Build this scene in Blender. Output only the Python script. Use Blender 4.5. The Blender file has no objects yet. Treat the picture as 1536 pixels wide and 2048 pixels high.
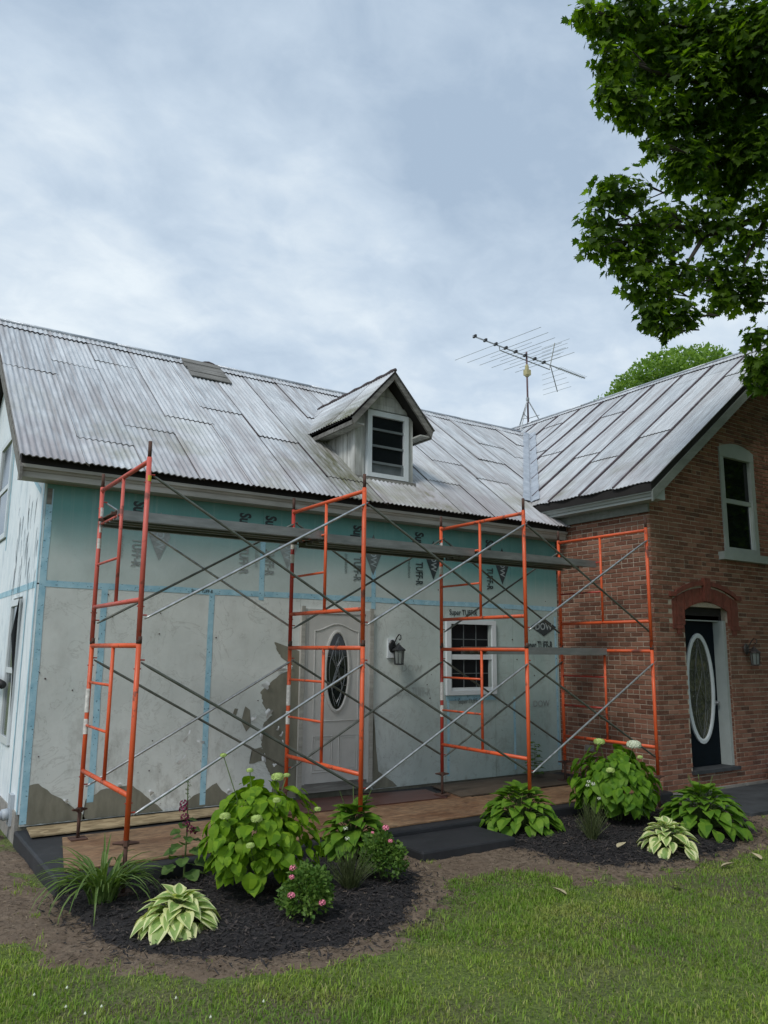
import bpy, math, random
import numpy as np
from mathutils import Matrix, Vector
random.seed(7); rng = np.random.default_rng(11)
S = bpy.context.scene
COL = S.collection
R = math.radians

# ------------------------------------------------------------------ camera
CAM = Vector((-1.5132, -8.7466, 1.9573)); YAW, PITCH, ROLL = 0.584624, 0.175521, 0.008359
fw = Vector((math.sin(YAW)*math.cos(PITCH), math.cos(YAW)*math.cos(PITCH), math.sin(PITCH)))
rt = Vector((math.cos(YAW), -math.sin(YAW), 0)); up = rt.cross(fw)
rt2 = rt*math.cos(ROLL)+up*math.sin(ROLL); up2 = up*math.cos(ROLL)-rt*math.sin(ROLL)
cd = bpy.data.cameras.new('camera'); cam = bpy.data.objects.new('camera', cd); COL.objects.link(cam)
cam.matrix_world = Matrix(((rt2.x, up2.x, -fw.x, CAM.x), (rt2.y, up2.y, -fw.y, CAM.y), (rt2.z, up2.z, -fw.z, CAM.z), (0, 0, 0, 1)))
cd.sensor_fit = 'HORIZONTAL'; cd.sensor_width = 36.0; cd.lens = 1568.0/1536*36
cd.clip_start = 0.05; cd.clip_end = 2000
S.camera = cam; S.render.resolution_x = 768; S.render.resolution_y = 1024
S.view_settings.view_transform = 'Standard'; S.view_settings.look = 'None'; S.view_settings.gamma = 1
S.view_settings.exposure = 0.22; S.view_settings.use_curve_mapping = False

# ------------------------------------------------------------------ sky and sun
SUN_DIR = Vector((-0.62, -0.30, 0.78)).normalized()
wd = bpy.data.worlds.new('World'); S.world = wd; wd.use_nodes = True
nt = wd.node_tree; nt.nodes.clear()
def N(t, **k):
    n = nt.nodes.new(t)
    for a, b in k.items(): setattr(n, a, b)
    return n
out = N('ShaderNodeOutputWorld'); bg = N('ShaderNodeBackground'); nt.links.new(bg.outputs[0], out.inputs[0])
sky = N('ShaderNodeTexSky', sky_type='NISHITA', sun_disc=False)
sky.sun_elevation = math.asin(SUN_DIR.z); sky.sun_rotation = math.atan2(SUN_DIR.x, SUN_DIR.y)
tc = N('ShaderNodeTexCoord'); sp = N('ShaderNodeSeparateXYZ'); nt.links.new(tc.outputs['Generated'], sp.inputs[0])
za = N('ShaderNodeMath', operation='MAXIMUM'); nt.links.new(sp.outputs[2], za.inputs[0]); za.inputs[1].default_value = 0.0
zb = N('ShaderNodeMath', operation='ADD'); nt.links.new(za.outputs[0], zb.inputs[0]); zb.inputs[1].default_value = 0.22
dx = N('ShaderNodeMath', operation='DIVIDE'); nt.links.new(sp.outputs[0], dx.inputs[0]); nt.links.new(zb.outputs[0], dx.inputs[1])
dy = N('ShaderNodeMath', operation='DIVIDE'); nt.links.new(sp.outputs[1], dy.inputs[0]); nt.links.new(zb.outputs[0], dy.inputs[1])
cv = N('ShaderNodeCombineXYZ'); nt.links.new(dx.outputs[0], cv.inputs[0]); nt.links.new(dy.outputs[0], cv.inputs[1])
def wnoise(scale, detail, rough, off, dist=0.0):
    m = N('ShaderNodeMapping'); m.inputs['Location'].default_value = off; m.inputs['Rotation'].default_value = (0, 0, R(-35)); m.inputs['Scale'].default_value = (1.0, 1.15, 1)
    nt.links.new(cv.outputs[0], m.inputs[0])
    n = N('ShaderNodeTexNoise'); n.inputs['Scale'].default_value = scale; n.inputs['Detail'].default_value = detail; n.inputs['Roughness'].default_value = rough; n.inputs['Distortion'].default_value = dist
    nt.links.new(m.outputs[0], n.inputs['Vector']); return n
n1 = wnoise(0.75, 4, 0.5, (15.1, 3.2, 0), .3); n2 = wnoise(2.6, 9, 0.55, (6.6, 12.2, 2), 0.15)
n3 = wnoise(7.5, 7, 0.6, (6.3, 2.2, 5), 0.4)
m3 = N('ShaderNodeMix', data_type='FLOAT'); m3.inputs[0].default_value = 0.34; nt.links.new(n2.outputs['Fac'], m3.inputs[2]); nt.links.new(n3.outputs['Fac'], m3.inputs[3])
mx = N('ShaderNodeMix', data_type='FLOAT'); mx.inputs[0].default_value = 0.5
nt.links.new(n1.outputs['Fac'], mx.inputs[2]); nt.links.new(m3.outputs[0], mx.inputs[3])
hz = N('ShaderNodeMapRange'); nt.links.new(sp.outputs[2], hz.inputs[0]); hz.inputs[1].default_value = 0.0; hz.inputs[2].default_value = 0.75; hz.inputs[3].default_value = 0.05; hz.inputs[4].default_value = -0.03
ha = N('ShaderNodeMath', operation='ADD'); nt.links.new(mx.outputs[0], ha.inputs[0]); nt.links.new(hz.outputs[0], ha.inputs[1])
rp = N('ShaderNodeValToRGB'); nt.links.new(ha.outputs[0], rp.inputs[0])
e = rp.color_ramp.elements; e[0].position = 0.39; e[0].color = (0.365, 0.465, 0.59, 1); e[1].position = 0.61; e[1].color = (0.74, 0.815, 0.87, 1)
q = rp.color_ramp.elements.new(0.50); q.color = (0.525, 0.625, 0.735, 1)
ml = N('ShaderNodeMix', data_type='RGBA'); ml.inputs[0].default_value = 0.93
sk = N('ShaderNodeVectorMath', operation='SCALE'); sk.inputs['Scale'].default_value = 0.10; nt.links.new(sky.outputs[0], sk.inputs[0])
nt.links.new(sk.outputs[0], ml.inputs[6]); nt.links.new(rp.outputs[0], ml.inputs[7]); nt.links.new(ml.outputs[2], bg.inputs[0])
bg.inputs[1].default_value = 1.0
sd = bpy.data.lights.new('sun', 'SUN'); sd.energy = 1.5; sd.angle = R(14); sd.color = (1, 0.965, 0.91)
sun = bpy.data.objects.new('sun', sd); COL.objects.link(sun); sun.rotation_euler = SUN_DIR.to_track_quat('Z', 'Y').to_euler(); sun.location = (-20, -12, 25)

# ------------------------------------------------------------------ helpers
G = 0.06                                         # ground level
class MB:
    def __init__(s): s.v = []; s.f = []; s.m = []
    def add(s, vs, fs, mi=0):
        o = len(s.v); s.v += [tuple(x) for x in vs]
        for f in fs: s.f.append(tuple(i+o for i in f)); s.m.append(mi)
        return s
    def box(s, x0, x1, y0, y1, z0, z1, mi=0):
        return s.add([(x0,y0,z0),(x1,y0,z0),(x1,y1,z0),(x0,y1,z0),(x0,y0,z1),(x1,y0,z1),(x1,y1,z1),(x0,y1,z1)],
                     [(0,3,2,1),(4,5,6,7),(0,1,5,4),(1,2,6,5),(2,3,7,6),(3,0,4,7)], mi)
    def tube(s, pts, r, n=8, cap=True, mi=0):
        pts = [Vector(p) for p in pts]; k = len(pts); rr = r if isinstance(r, (list, tuple)) else [r]*k; vs = []; ref = None
        for i, p in enumerate(pts):
            d = (pts[min(i+1, k-1)]-pts[max(i-1, 0)]).normalized()
            if ref is None: ref = Vector((0, 0, 1)) if abs(d.z) < .9 else Vector((1, 0, 0))
            a = (ref-d*ref.dot(d)).normalized(); b = d.cross(a); ref = a
            for j in range(n):
                t = 2*math.pi*j/n; vs.append(p+(a*math.cos(t)+b*math.sin(t))*rr[i])
        fs = [(i*n+j, i*n+(j+1) % n, (i+1)*n+(j+1) % n, (i+1)*n+j) for i in range(k-1) for j in range(n)]
        if cap: fs += [tuple(range(n-1, -1, -1)), tuple((k-1)*n+j for j in range(n))]
        return s.add(vs, fs, mi)
    def prism(s, poly, axis, a, b, mi=0):        # poly of 2D points extruded along axis from a to b
        def P(u, v, w): return {'x': (w, u, v), 'y': (u, w, v), 'z': (u, v, w)}[axis]
        n = len(poly); ar = sum(poly[i][0]*poly[(i+1) % n][1]-poly[(i+1) % n][0]*poly[i][1] for i in range(n))
        if (ar > 0) == (axis == 'y'): poly = poly[::-1]
        if a > b: a, b = b, a
        vs = [P(u, v, a) for u, v in poly]+[P(u, v, b) for u, v in poly]
        fs = [tuple(range(n-1, -1, -1)), tuple(range(n, 2*n))]+[(i, (i+1) % n, n+(i+1) % n, n+i) for i in range(n)]
        return s.add(vs, fs, mi)
    def obox(s, o, ax, ay, az, mi=0):            # oriented box: origin corner + three edge vectors
        o, ax, ay, az = Vector(o), Vector(ax), Vector(ay), Vector(az)
        c = [o, o+ax, o+ax+ay, o+ay]; c += [p+az for p in c]
        return s.add(c, [(0,3,2,1),(4,5,6,7),(0,1,5,4),(1,2,6,5),(2,3,7,6),(3,0,4,7)], mi)
    def lathe(s, c, prof, n=14, mi=0):           # profile (r, z) about a vertical axis at c
        vs = [(c[0]+r*math.cos(2*math.pi*j/n), c[1]+r*math.sin(2*math.pi*j/n), c[2]+z) for r, z in prof for j in range(n)]
        fs = [(i*n+j, i*n+(j+1) % n, (i+1)*n+(j+1) % n, (i+1)*n+j) for i in range(len(prof)-1) for j in range(n)]
        return s.add(vs, fs, mi)
    def mesh(s, name, smooth=False):
        me = bpy.data.meshes.new(name); me.from_pydata(s.v, [], s.f); me.update()
        if any(s.m): me.polygons.foreach_set('material_index', s.m)
        if smooth: me.polygons.foreach_set('use_smooth', [True]*len(me.polygons))
        return me
def setmats(me, mats):
    if len(me.materials): me.materials.clear()
    for m in (mats if isinstance(mats, (list, tuple)) else [mats]): me.materials.append(m)
def par(o, p):
    if p is not None:
        o.parent = p; o.matrix_parent_inverse = p_world(p).inverted()
def p_world(p):
    M = p.matrix_basis.copy()
    return p_world(p.parent) @ p.matrix_parent_inverse @ M if p.parent else M
def ob(name, mb, mats, parent=None, smooth=False, M=None):
    me = mb if isinstance(mb, bpy.types.Mesh) else mb.mesh(name, smooth)
    if mats is not None and not (isinstance(mb, bpy.types.Mesh) and len(me.materials)): setmats(me, mats)
    o = bpy.data.objects.new(name, me); COL.objects.link(o)
    if M is not None: o.matrix_basis = M
    par(o, parent); return o
def empty(name, loc, parent=None):
    o = bpy.data.objects.new(name, None); COL.objects.link(o); o.location = loc; o.empty_display_size = .1
    o.matrix_basis = Matrix.Translation(loc); par(o, parent); return o
def tag(o, label=None, cat=None, group=None, kind=None):
    if label: o['label'] = label
    if cat: o['category'] = cat
    if group: o['group'] = group
    if kind: o['kind'] = kind
    return o
def npmesh(name, V, F, mats):
    me = bpy.data.meshes.new(name); V = np.asarray(V, np.float32); F = np.asarray(F, np.int32); k = F.shape[1]
    me.vertices.add(len(V)); me.vertices.foreach_set('co', V.ravel())
    me.loops.add(F.size); me.loops.foreach_set('vertex_index', F.ravel())
    me.polygons.add(len(F)); me.polygons.foreach_set('loop_start', np.arange(0, F.size, k, dtype=np.int32))
    me.polygons.foreach_set('loop_total', np.full(len(F), k, np.int32)); me.update(calc_edges=True); setmats(me, mats); return me

# ------------------------------------------------------------------ materials
class MT:
    def __init__(s, name, rough=.6, metal=0.0, spec=.5):
        s.m = bpy.data.materials.new(name); s.m.use_nodes = True; s.t = s.m.node_tree; s.b = s.t.nodes['Principled BSDF']
        s.b.inputs['Roughness'].default_value = rough; s.b.inputs['Metallic'].default_value = metal; s.b.inputs['Specular IOR Level'].default_value = spec
        s.geo = s.t.nodes.new('ShaderNodeNewGeometry'); s.pos = s.geo.outputs['Position']
    def n(s, t, **k):
        x = s.t.nodes.new(t)
        for a, b in k.items(): setattr(x, a, b)
        return x
    def l(s, a, b): s.t.links.new(a, b)
    def map(s, scale=(1, 1, 1), rot=(0, 0, 0), loc=(0, 0, 0), src=None):
        m = s.n('ShaderNodeMapping'); m.inputs['Scale'].default_value = scale; m.inputs['Rotation'].default_value = rot; m.inputs['Location'].default_value = loc
        s.l(src or s.pos, m.inputs[0]); return m.outputs[0]
    def noise(s, scale, detail=4, rough=.55, src=None, dist=0.0):
        x = s.n('ShaderNodeTexNoise'); x.inputs['Scale'].default_value = scale; x.inputs['Detail'].default_value = detail
        x.inputs['Roughness'].default_value = rough; x.inputs['Distortion'].default_value = dist; s.l(src or s.pos, x.inputs['Vector']); return x.outputs['Fac']
    def ramp(s, fac, *st):
        r = s.n('ShaderNodeValToRGB'); el = r.color_ramp.elements
        while len(el) < len(st): el.new(.5)
        for e_, (p, c) in zip(el, st):
            e_.position = p; e_.color = (*c, 1) if isinstance(c, (tuple, list)) else (c, c, c, 1)
        s.l(fac, r.inputs[0]); return r.outputs[0]
    def mix(s, f, a, b, mode='MIX'):
        x = s.n('ShaderNodeMix', data_type='RGBA', blend_type=mode)
        for i, v in ((0, f), (6, a), (7, b)):
            if isinstance(v, (int, float)): x.inputs[i].default_value = v if i == 0 else (v, v, v, 1)
            elif isinstance(v, (tuple, list)): x.inputs[i].default_value = (*v, 1)
            else: s.l(v, x.inputs[i])
        return x.outputs[2]
    def math(s, op, a, b=0.0, c=0.0):
        x = s.n('ShaderNodeMath', operation=op)
        for i, v in enumerate((a, b, c)):
            if isinstance(v, (int, float)): x.inputs[i].default_value = v
            else: s.l(v, x.inputs[i])
        return x.outputs[0]
    def sep(s):
        x = s.n('ShaderNodeSeparateXYZ'); s.l(s.pos, x.inputs[0]); return x.outputs
    def band(s, v, a, b):                         # 0 at a, 1 at b
        x = s.n('ShaderNodeMapRange'); s.l(v, x.inputs[0]); x.inputs[1].default_value = a; x.inputs[2].default_value = b; return x.outputs[0]
    def rnd(s):
        return s.n('ShaderNodeObjectInfo').outputs['Random']
    def irnd(s):                                  # random per piece, in a joined mesh or as single objects
        return s.math('FRACT', s.math('ADD', s.geo.outputs['Random Per Island'], s.rnd()))
    def col(s, c):
        if isinstance(c, (tuple, list)): s.b.inputs['Base Color'].default_value = (*c, 1)
        else: s.l(c, s.b.inputs['Base Color'])
        return s
    def bump(s, h, strength=.3, dist=.01):
        x = s.n('ShaderNodeBump'); x.inputs['Strength'].default_value = strength; x.inputs['Distance'].default_value = dist; s.l(h, x.inputs['Height']); s.l(x.outputs[0], s.b.inputs['Normal']); return s
    def rough(s, f): s.l(f, s.b.inputs['Roughness']); return s
def plain(name, c, rough=.6, metal=0.0, var=.12, scale=9.0, spec=.5, bump=0.0):
    m = MT(name, rough, metal, spec); f = m.noise(scale, 5)
    m.col(m.ramp(f, (.3, tuple(x*(1-var) for x in c)), (.7, tuple(min(1, x*(1+var)) for x in c))))
    if bump: m.bump(m.noise(scale*6, 4), bump)
    return m.m

def mat_sheet(name, across, along, z0, moss):
    m = MT(name, .5, 0.1, .4)
    st = m.map(tuple(across)); fine = m.noise(1.0, 6, .6, st); big = m.noise(.9, 4, .6); s2 = m.map(tuple(along)); streak = m.noise(1.0, 5, .65, s2)
    base = m.ramp(fine, (.28, (.38, .405, .43)), (.5, (.57, .60, .625)), (.72, (.72, .745, .765)))
    base = m.mix(m.math('MULTIPLY', m.ramp(streak, (.46, 0.0), (.68, 1.0)), .6), base, (.25, .215, .205))
    zz = m.sep()[2]
    low = m.band(zz, z0+1.5, z0)
    rust = m.math('MULTIPLY', m.ramp(big, (.38, 0.0), (.62, 1.0)), m.math('MULTIPLY_ADD', low, .75, .12))
    base = m.mix(m.math('MULTIPLY', rust, .75), base, m.mix(fine, (.24, .20, .20), (.38, .34, .35)))
    mo = m.ramp(m.noise(1.3, 5, .6, m.map((1, 1, 1), loc=(4, 2, 0))), (.5, 0.0), (.72, 1.0))
    base = m.mix(m.math('MULTIPLY', mo, m.math('MULTIPLY', low, .75)), base, (.21, .205, .115))
    if moss:
        x = m.sep()
        dxx = m.math('ABSOLUTE', m.math('SUBTRACT', m.math('SUBTRACT', x[0], 3.72), m.math('MULTIPLY', x[1], .02)))
        k = m.math('MULTIPLY', m.band(dxx, .55, .08), m.band(x[1], 1.9, .6))
        k = m.math('MULTIPLY', k, m.ramp(m.noise(2.5, 5, .6, m.map((6, 1, 1))), (.28, .1), (.6, 1.0)))
        base = m.mix(m.math('MULTIPLY', k, .95), base, (.10, .10, .04))
        d2 = m.math('MULTIPLY', m.band(m.math('ABSOLUTE', m.math('SUBTRACT', x[0], 5.05)), .5, .1), m.band(x[1], .5, .1))
        base = m.mix(m.math('MULTIPLY', d2, m.ramp(m.noise(5, 4), (.4, 0.0), (.6, .7))), base, (.16, .15, .08))
    m.col(m.mix(.12, base, m.rnd(), 'OVERLAY')); m.rough(m.ramp(fine, (.3, .62), (.8, .42))); return m.m
M_sheet = mat_sheet('galvanised_main', (26, 2.2, 2.2), (9, .55, .55), 3.9, True)
M_sheetw = mat_sheet('galvanised_wing', (2.2, 26, 2.2), (.55, 9, .55), 4.1, False)
M_edge = plain('rusted_edge', (.075, .058, .06), .8)
M_edge2 = plain('dull_sheet_edge', (.24, .23, .235), .7, var=.3)
M_seam = plain('rusty_seam', (.10, .075, .085), .75, var=.3)
M_alu = MT('valley_metal', .38, .35); M_alu.col(M_alu.ramp(M_alu.noise(7, 6, .65), (.3, (.36, .39, .43)), (.7, (.60, .63, .67)))); M_alu.bump(M_alu.noise(14, 4), .35, .02); M_alu = M_alu.m
M_deck = plain('roof_deck_dark', (.018, .016, .015), .9)
def woodmat(name, a, b, along=(1, 18, 18), rough=.8):
    m = MT(name, rough); f = m.noise(1.0, 7, .65, m.map(along)); g = m.noise(2.2, 4)
    m.col(m.mix(m.ramp(g, (.35, 0.0), (.7, .6)), m.ramp(f, (.32, a), (.68, b)), a)); m.bump(f, .5, .008); return m.m
M_oldwood = woodmat('weathered_wood', (.10, .095, .085), (.30, .29, .265))
M_oldwoodv = woodmat('weathered_boards', (.24, .24, .22), (.74, .75, .72), (10, 10, 1.2))
M_trim = woodmat('aged_white_trim', (.26, .25, .22), (.50, .485, .44), (1, 14, 14), .65)
M_gable = woodmat('grey_green_trim', (.15, .17, .15), (.25, .275, .25), (2, 12, 12), .6)
M_sash = plain('grey_window_paint', (.36, .40, .385), .5, var=.06)
M_white = plain('white_vinyl', (.66, .70, .72), .38, var=.04)
M_door = plain('door_paint', (.50, .49, .465), .45, var=.05)
M_bdoor = plain('black_door_paint', (.004, .008, .012), .5, var=.2, spec=.08)
M_black = plain('black_iron', (.015, .016, .018), .45, var=.3)
M_rubber = plain('black_rubber', (.012, .012, .013), .6)
def glass(name, c=(.006, .008, .010), rough=.04, spec=.5):
    m = MT(name, rough, 0, spec); m.col(c); m.bump(m.noise(1.2, 2), .04, .02); return m.m
M_glass = glass('dark_window_glass'); M_gdoor = glass('bevelled_glass', (.02, .025, .012), .08)
mm = MT('rippled_door_glass', .06, 0, .6); mm.col(mm.ramp(mm.noise(5, 5, .6, None, 1.5), (.35, (.006, .010, .004)), (.62, (.05, .055, .02)), (.74, (.13, .11, .05)))); mm.bump(mm.noise(16, 3, .5, None, 2.0), .7, .02); M_ripple = mm.m
M_grey = glass('sky_grey_window_glass', (.10, .12, .125), .08); M_screen = glass('screened_glass', (.008, .010, .012), .25, .22)  # end wall panes: reflected sky painted in as a grey base colour
M_rail = plain('grey_sash_rail', (.15, .17, .175), .5)
M_came = plain('lead_came', (.25, .26, .27), .4, .6)
M_lampglass = plain('lantern_glass', (.20, .22, .21), .12, var=.15)
M_blind = plain('grey_inner_panel', (.10, .115, .12), .6)

def foam(name, upper):
    m = MT(name, .42, 0, .35); x = m.sep(); big = m.noise(1.1, 5, .6); fine = m.noise(9, 6, .65)
    grey = m.ramp(big, (.3, (.52, .55, .525)), (.7, (.70, .725, .695)))
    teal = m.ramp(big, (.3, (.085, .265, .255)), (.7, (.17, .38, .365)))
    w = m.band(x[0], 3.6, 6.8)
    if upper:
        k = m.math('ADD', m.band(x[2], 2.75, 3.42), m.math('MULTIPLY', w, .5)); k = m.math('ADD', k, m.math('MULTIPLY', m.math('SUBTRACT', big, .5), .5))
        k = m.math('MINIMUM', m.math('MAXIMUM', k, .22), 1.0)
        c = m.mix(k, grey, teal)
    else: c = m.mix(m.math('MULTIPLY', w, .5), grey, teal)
    d1 = m.ramp(m.noise(3.3, 7, .7, m.map((1, 1, .55), loc=(2, 0, 5))), (.52, 0.0), (.75, 1.0)); dirt = m.math('MULTIPLY', d1, m.math('MULTIPLY_ADD', m.band(x[2], 1.6, .3), .75, .22 if not upper else .06))
    c = m.mix(dirt, c, (.19, .18, .15)); ln_ = m.noise(2.4, 6, .6, None, .8); c = m.mix(m.math('MULTIPLY', m.ramp(m.math('ABSOLUTE', m.math('SUBTRACT', ln_, .5)), (.0, 1.0), (.012, 0.0)), .28 if not upper else .06), c, (.2, .19, .165))
    vs = m.ramp(m.noise(1, 5, .6, m.map((24, 24, .9))), (.55, 0.0), (.78, .22)); c = m.mix(vs, c, (.56, .57, .56))
    sp_ = m.ramp(m.noise(26, 3, .5), (.70, 0.0), (.74, 1.0)); c = m.mix(m.math('MULTIPLY', sp_, m.math('MULTIPLY_ADD', m.band(x[2], 1.4, .4), .5, .06)), c, (.05, .05, .05))
    m.col(c); m.bump(m.mix(.5, m.noise(4, 5, .6, None, .6), m.noise(14, 4)), .3, .02); return m.m
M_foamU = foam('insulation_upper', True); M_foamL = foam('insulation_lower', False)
m = MT('end_wall_facer', .5); f = m.noise(2.0, 8, .7, m.map((1, 2.2, .8)), 1.2); m.col(m.ramp(f, (.36, (.60, .68, .73)), (.48, (.78, .85, .89)), (.72, (.90, .93, .95)))); m.bump(f, .4, .03); M_foamE = m.m
m = MT('bare_core', .85); m.col(m.ramp(m.noise(4, 6, .6, m.map((3, 3, 1))), (.3, (.15, .145, .11)), (.7, (.235, .225, .175)))); M_core = m.m
m = MT('seam_tape', .5); f = m.noise(11, 3, .5); w_ = m.n('ShaderNodeTexVoronoi'); w_.inputs['Scale'].default_value = 1; m.l(m.map((11, 1, 11), (0, .6, 0)), w_.inputs['Vector'])
m.col(m.mix(m.ramp(m.noise(42, 2, .4), (.66, 0.0), (.70, .75)), m.ramp(f, (.3, (.25, .47, .58)), (.7, (.40, .62, .71))), (.05, .09, .14))); M_tape = m.m
M_flap = plain('peeling_facer', (.74, .76, .77), .45, var=.1)
def ink(n, c): return plain(n, c, .6, var=.25, scale=16)
M_ink = ink('print_ink', (.035, .05, .055)); M_inkm = ink('print_faded', (.13, .155, .155)); M_inkf = ink('print_very_faded', (.27, .295, .29)); M_inkg = ink('print_ghost', (.42, .45, .43)); M_inkw = ink('print_knockout', (.34, .40, .41))
m = MT('mortar', .95); m.col(m.ramp(m.noise(30, 4), (.3, (.34, .285, .22)), (.7, (.50, .425, .335)))); m.bump(m.noise(60, 4), .6, .01); M_mortar = m.m
m = MT('old_brick', .88); k = m.irnd(); gr = m.noise(38, 5, .65); bg_ = m.noise(1.3, 4)
c = m.ramp(k, (.0, (.085, .034, .022)), (.16, (.14, .052, .030)), (.5, (.205, .082, .050)), (.8, (.255, .112, .070)), (1.0, (.28, .145, .098)))
c = m.mix(m.ramp(gr, (.4, 0.0), (.75, .5)), c, (.29, .16, .105)); c = m.mix(m.ramp(bg_, (.5, 0.0), (.75, .55)), c, (.185, .105, .062))
m.col(c); m.bump(gr, .5, .006); M_brick = m.m
M_redbrick = plain('painted_arch_brick', (.17, .047, .030), .75, var=.3, scale=14, bump=.3)
M_stone = plain('foundation_stone', (.28, .265, .24), .9, var=.25, bump=.4)
def paint(n, c, chip, amt):
    m = MT(n, .42); f = m.noise(7, 7, .7); c_ = m.ramp(m.noise(2.3, 4), (.3, tuple(x*.82 for x in c)), (.7, tuple(x*1.12 for x in c)))
    m.col(m.mix(m.ramp(f, (.62-amt, 0.0), (.70-amt, 1.0)), c_, chip)); m.rough(m.ramp(f, (.4, .38), (.7, .75))); return m.m
M_or = paint('orange_paint', (.70, .105, .028), (.17, .05, .032), .055); M_pk = paint('faded_red_paint', (.60, .115, .085), (.22, .06, .045), .06); M_rd = paint('red_paint', (.42, .038, .022), (.14, .04, .03), .06)
M_rust = plain('rusty_steel', (.085, .042, .03), .85, var=.4, bump=.3)
m = MT('galvanised_tube', .36, .75); m.col(m.ramp(m.noise(16, 5), (.3, (.30, .31, .31)), (.7, (.56, .57, .57)))); M_galv = m.m
m = MT('dull_tube', .5, .5); m.col(m.ramp(m.noise(10, 5), (.3, (.10, .11, .09)), (.7, (.19, .20, .175)))); M_dull = m.m
m = MT('plank_metal', .48, .45); m.col(m.ramp(m.noise(5, 6, .65, m.map((.6, 3, 3))), (.3, (.17, .18, .18)), (.7, (.30, .315, .31)))); M_plank = m.m
M_stick = plain('white_sticker', (.66, .64, .60), .5, var=.25, scale=30); M_yellow = plain('yellow_tape', (.62, .42, .03), .5)
m = MT('osb', .6); g_ = m.noise(1.6, 6, .65); f = m.noise(1.0, 8, .72, m.map((5, 34, 34), (0, 0, .18))); v = m.n('ShaderNodeTexVoronoi'); v.inputs['Scale'].default_value = 1; m.l(m.map((16, 44, 44), (0, 0, -.3)), v.inputs['Vector'])
c = m.mix(m.ramp(g_, (.4, 0.0), (.68, 1.0)), m.ramp(f, (.3, (.075, .034, .016)), (.7, (.26, .13, .062))), m.ramp(f, (.3, (.15, .085, .045)), (.7, (.44, .29, .165)))); c = m.mix(.45, c, m.ramp(v.outputs['Color'], (.1, .25), (.9, .78)), 'OVERLAY')
m.col(c); m.bump(f, .3, .004); M_osb = m.m
m = MT('osb_pale', .75); v = m.n('ShaderNodeTexVoronoi'); m.l(m.map((10, 26, 26)), v.inputs['Vector']); v.inputs['Scale'].default_value = 1
m.col(m.ramp(v.outputs['Color'], (.2, (.22, .16, .085)), (.8, (.44, .34, .20)))); M_osb2 = m.m
M_ply = woodmat('wet_red_sheet', (.075, .030, .024), (.13, .055, .045), (3, 9, 9), .38); M_ply2 = woodmat('grey_plywood', (.07, .05, .035), (.14, .105, .075), (2, 14, 14), .7)
m = MT('black_coated_concrete', .62); f = m.noise(3, 7, .65); m.col(m.ramp(f, (.3, (.012, .013, .016)), (.62, (.026, .027, .031)), (.8, (.06, .06, .062)))); m.bump(m.noise(40, 4), .25, .006); M_slab = m.m
M_walk = plain('dark_paving', (.045, .05, .055), .8, var=.4, scale=4, bump=.3)
m = MT('soil_and_turf', .95); a_ = m.noise(.8, 6, .65); b_ = m.noise(46, 7, .75); m.col(m.mix(m.ramp(a_, (.42, 0.0), (.62, 1.0)), m.ramp(b_, (.36, (.045, .07, .012)), (.64, (.20, .26, .055))), m.ramp(b_, (.36, (.045, .038, .02)), (.64, (.19, .17, .085))))); m.bump(b_, .8, .02); M_ground = m.m
m = MT('bare_dirt', .97); b_ = m.noise(13, 7, .7); a_ = m.noise(2, 5); m.col(m.mix(m.ramp(a_, (.35, 0.0), (.7, .7)), m.ramp(b_, (.3, (.095, .066, .043)), (.7, (.27, .20, .14))), (.13, .088, .058))); m.bump(b_, .9, .03); M_dirt = m.m
m = MT('dark_mulch', .95); b_ = m.noise(26, 6, .7); m.col(m.ramp(b_, (.3, (.010, .009, .010)), (.7, (.040, .034, .033)))); m.bump(b_, 1.0, .03); M_mulch = m.m
m = MT('mulch_chip', .9); m.col(m.ramp(m.geo.outputs['Random Per Island'], (0, (.008, .007, .008)), (.7, (.032, .027, .027)), (.95, (.075, .058, .05)), (1, (.15, .115, .085)))); M_chip = m.m
m = MT('straw_bits', .9); m.col(m.ramp(m.geo.outputs['Random Per Island'], (0, (.05, .033, .02)), (.6, (.13, .09, .055)), (1, (.28, .22, .15)))); M_straw = m.m
def leafmat(name, lo, hi, trans=.35, rough=.5, clump=.45, cs=.9):
    m = MT(name, rough, 0, .22); k = m.irnd(); f = m.noise(cs, 3)
    c = m.mix(m.ramp(f, (.38, 0.0), (.62, clump)), m.ramp(k, (0, lo), (1, hi)), lo); m.col(c)
    tr = m.n('ShaderNodeBsdfTranslucent'); hs = m.mix(1.0, c, (1.25, 1.3, .5), 'MULTIPLY'); m.l(hs, tr.inputs[0])
    mx_ = m.n('ShaderNodeMixShader'); mx_.inputs[0].default_value = trans; m.l(m.b.outputs[0], mx_.inputs[1]); m.l(tr.outputs[0], mx_.inputs[2])
    m.l(mx_.outputs[0], m.t.nodes['Material Output'].inputs[0]); return m.m
M_maple = leafmat('maple_leaf', (.026, .072, .006), (.21, .35, .022), .6, .5, .8, 1.7)
M_far = leafmat('far_leaf', (.13, .24, .045), (.34, .50, .13), .45, .5, .8, .8)
M_hyd = leafmat('hydrangea_leaf', (.10, .215, .010), (.30, .47, .024), .38, .55)
M_hyd2 = leafmat('hydrangea_leaf_deep', (.07, .175, .012), (.20, .36, .026), .34, .55)  # deeper green for the hydrangea by the brick corner
M_hos = leafmat('hosta_leaf', (.075, .18, .016), (.20, .34, .035), .3, .55)
M_vari = leafmat('variegated_margin', (.74, .76, .36), (.86, .86, .52), .3, .5); M_varig = leafmat('variegated_centre', (.22, .36, .10), (.42, .52, .18), .25, .5)
M_lily = leafmat('daylily_blade', (.07, .14, .03), (.24, .33, .10), .3, .4)
M_rose = leafmat('rose_leaf', (.055, .13, .024), (.21, .33, .07), .35, .5); M_lav = leafmat('lavender_stem', (.065, .09, .035), (.15, .18, .075), .25)
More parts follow.
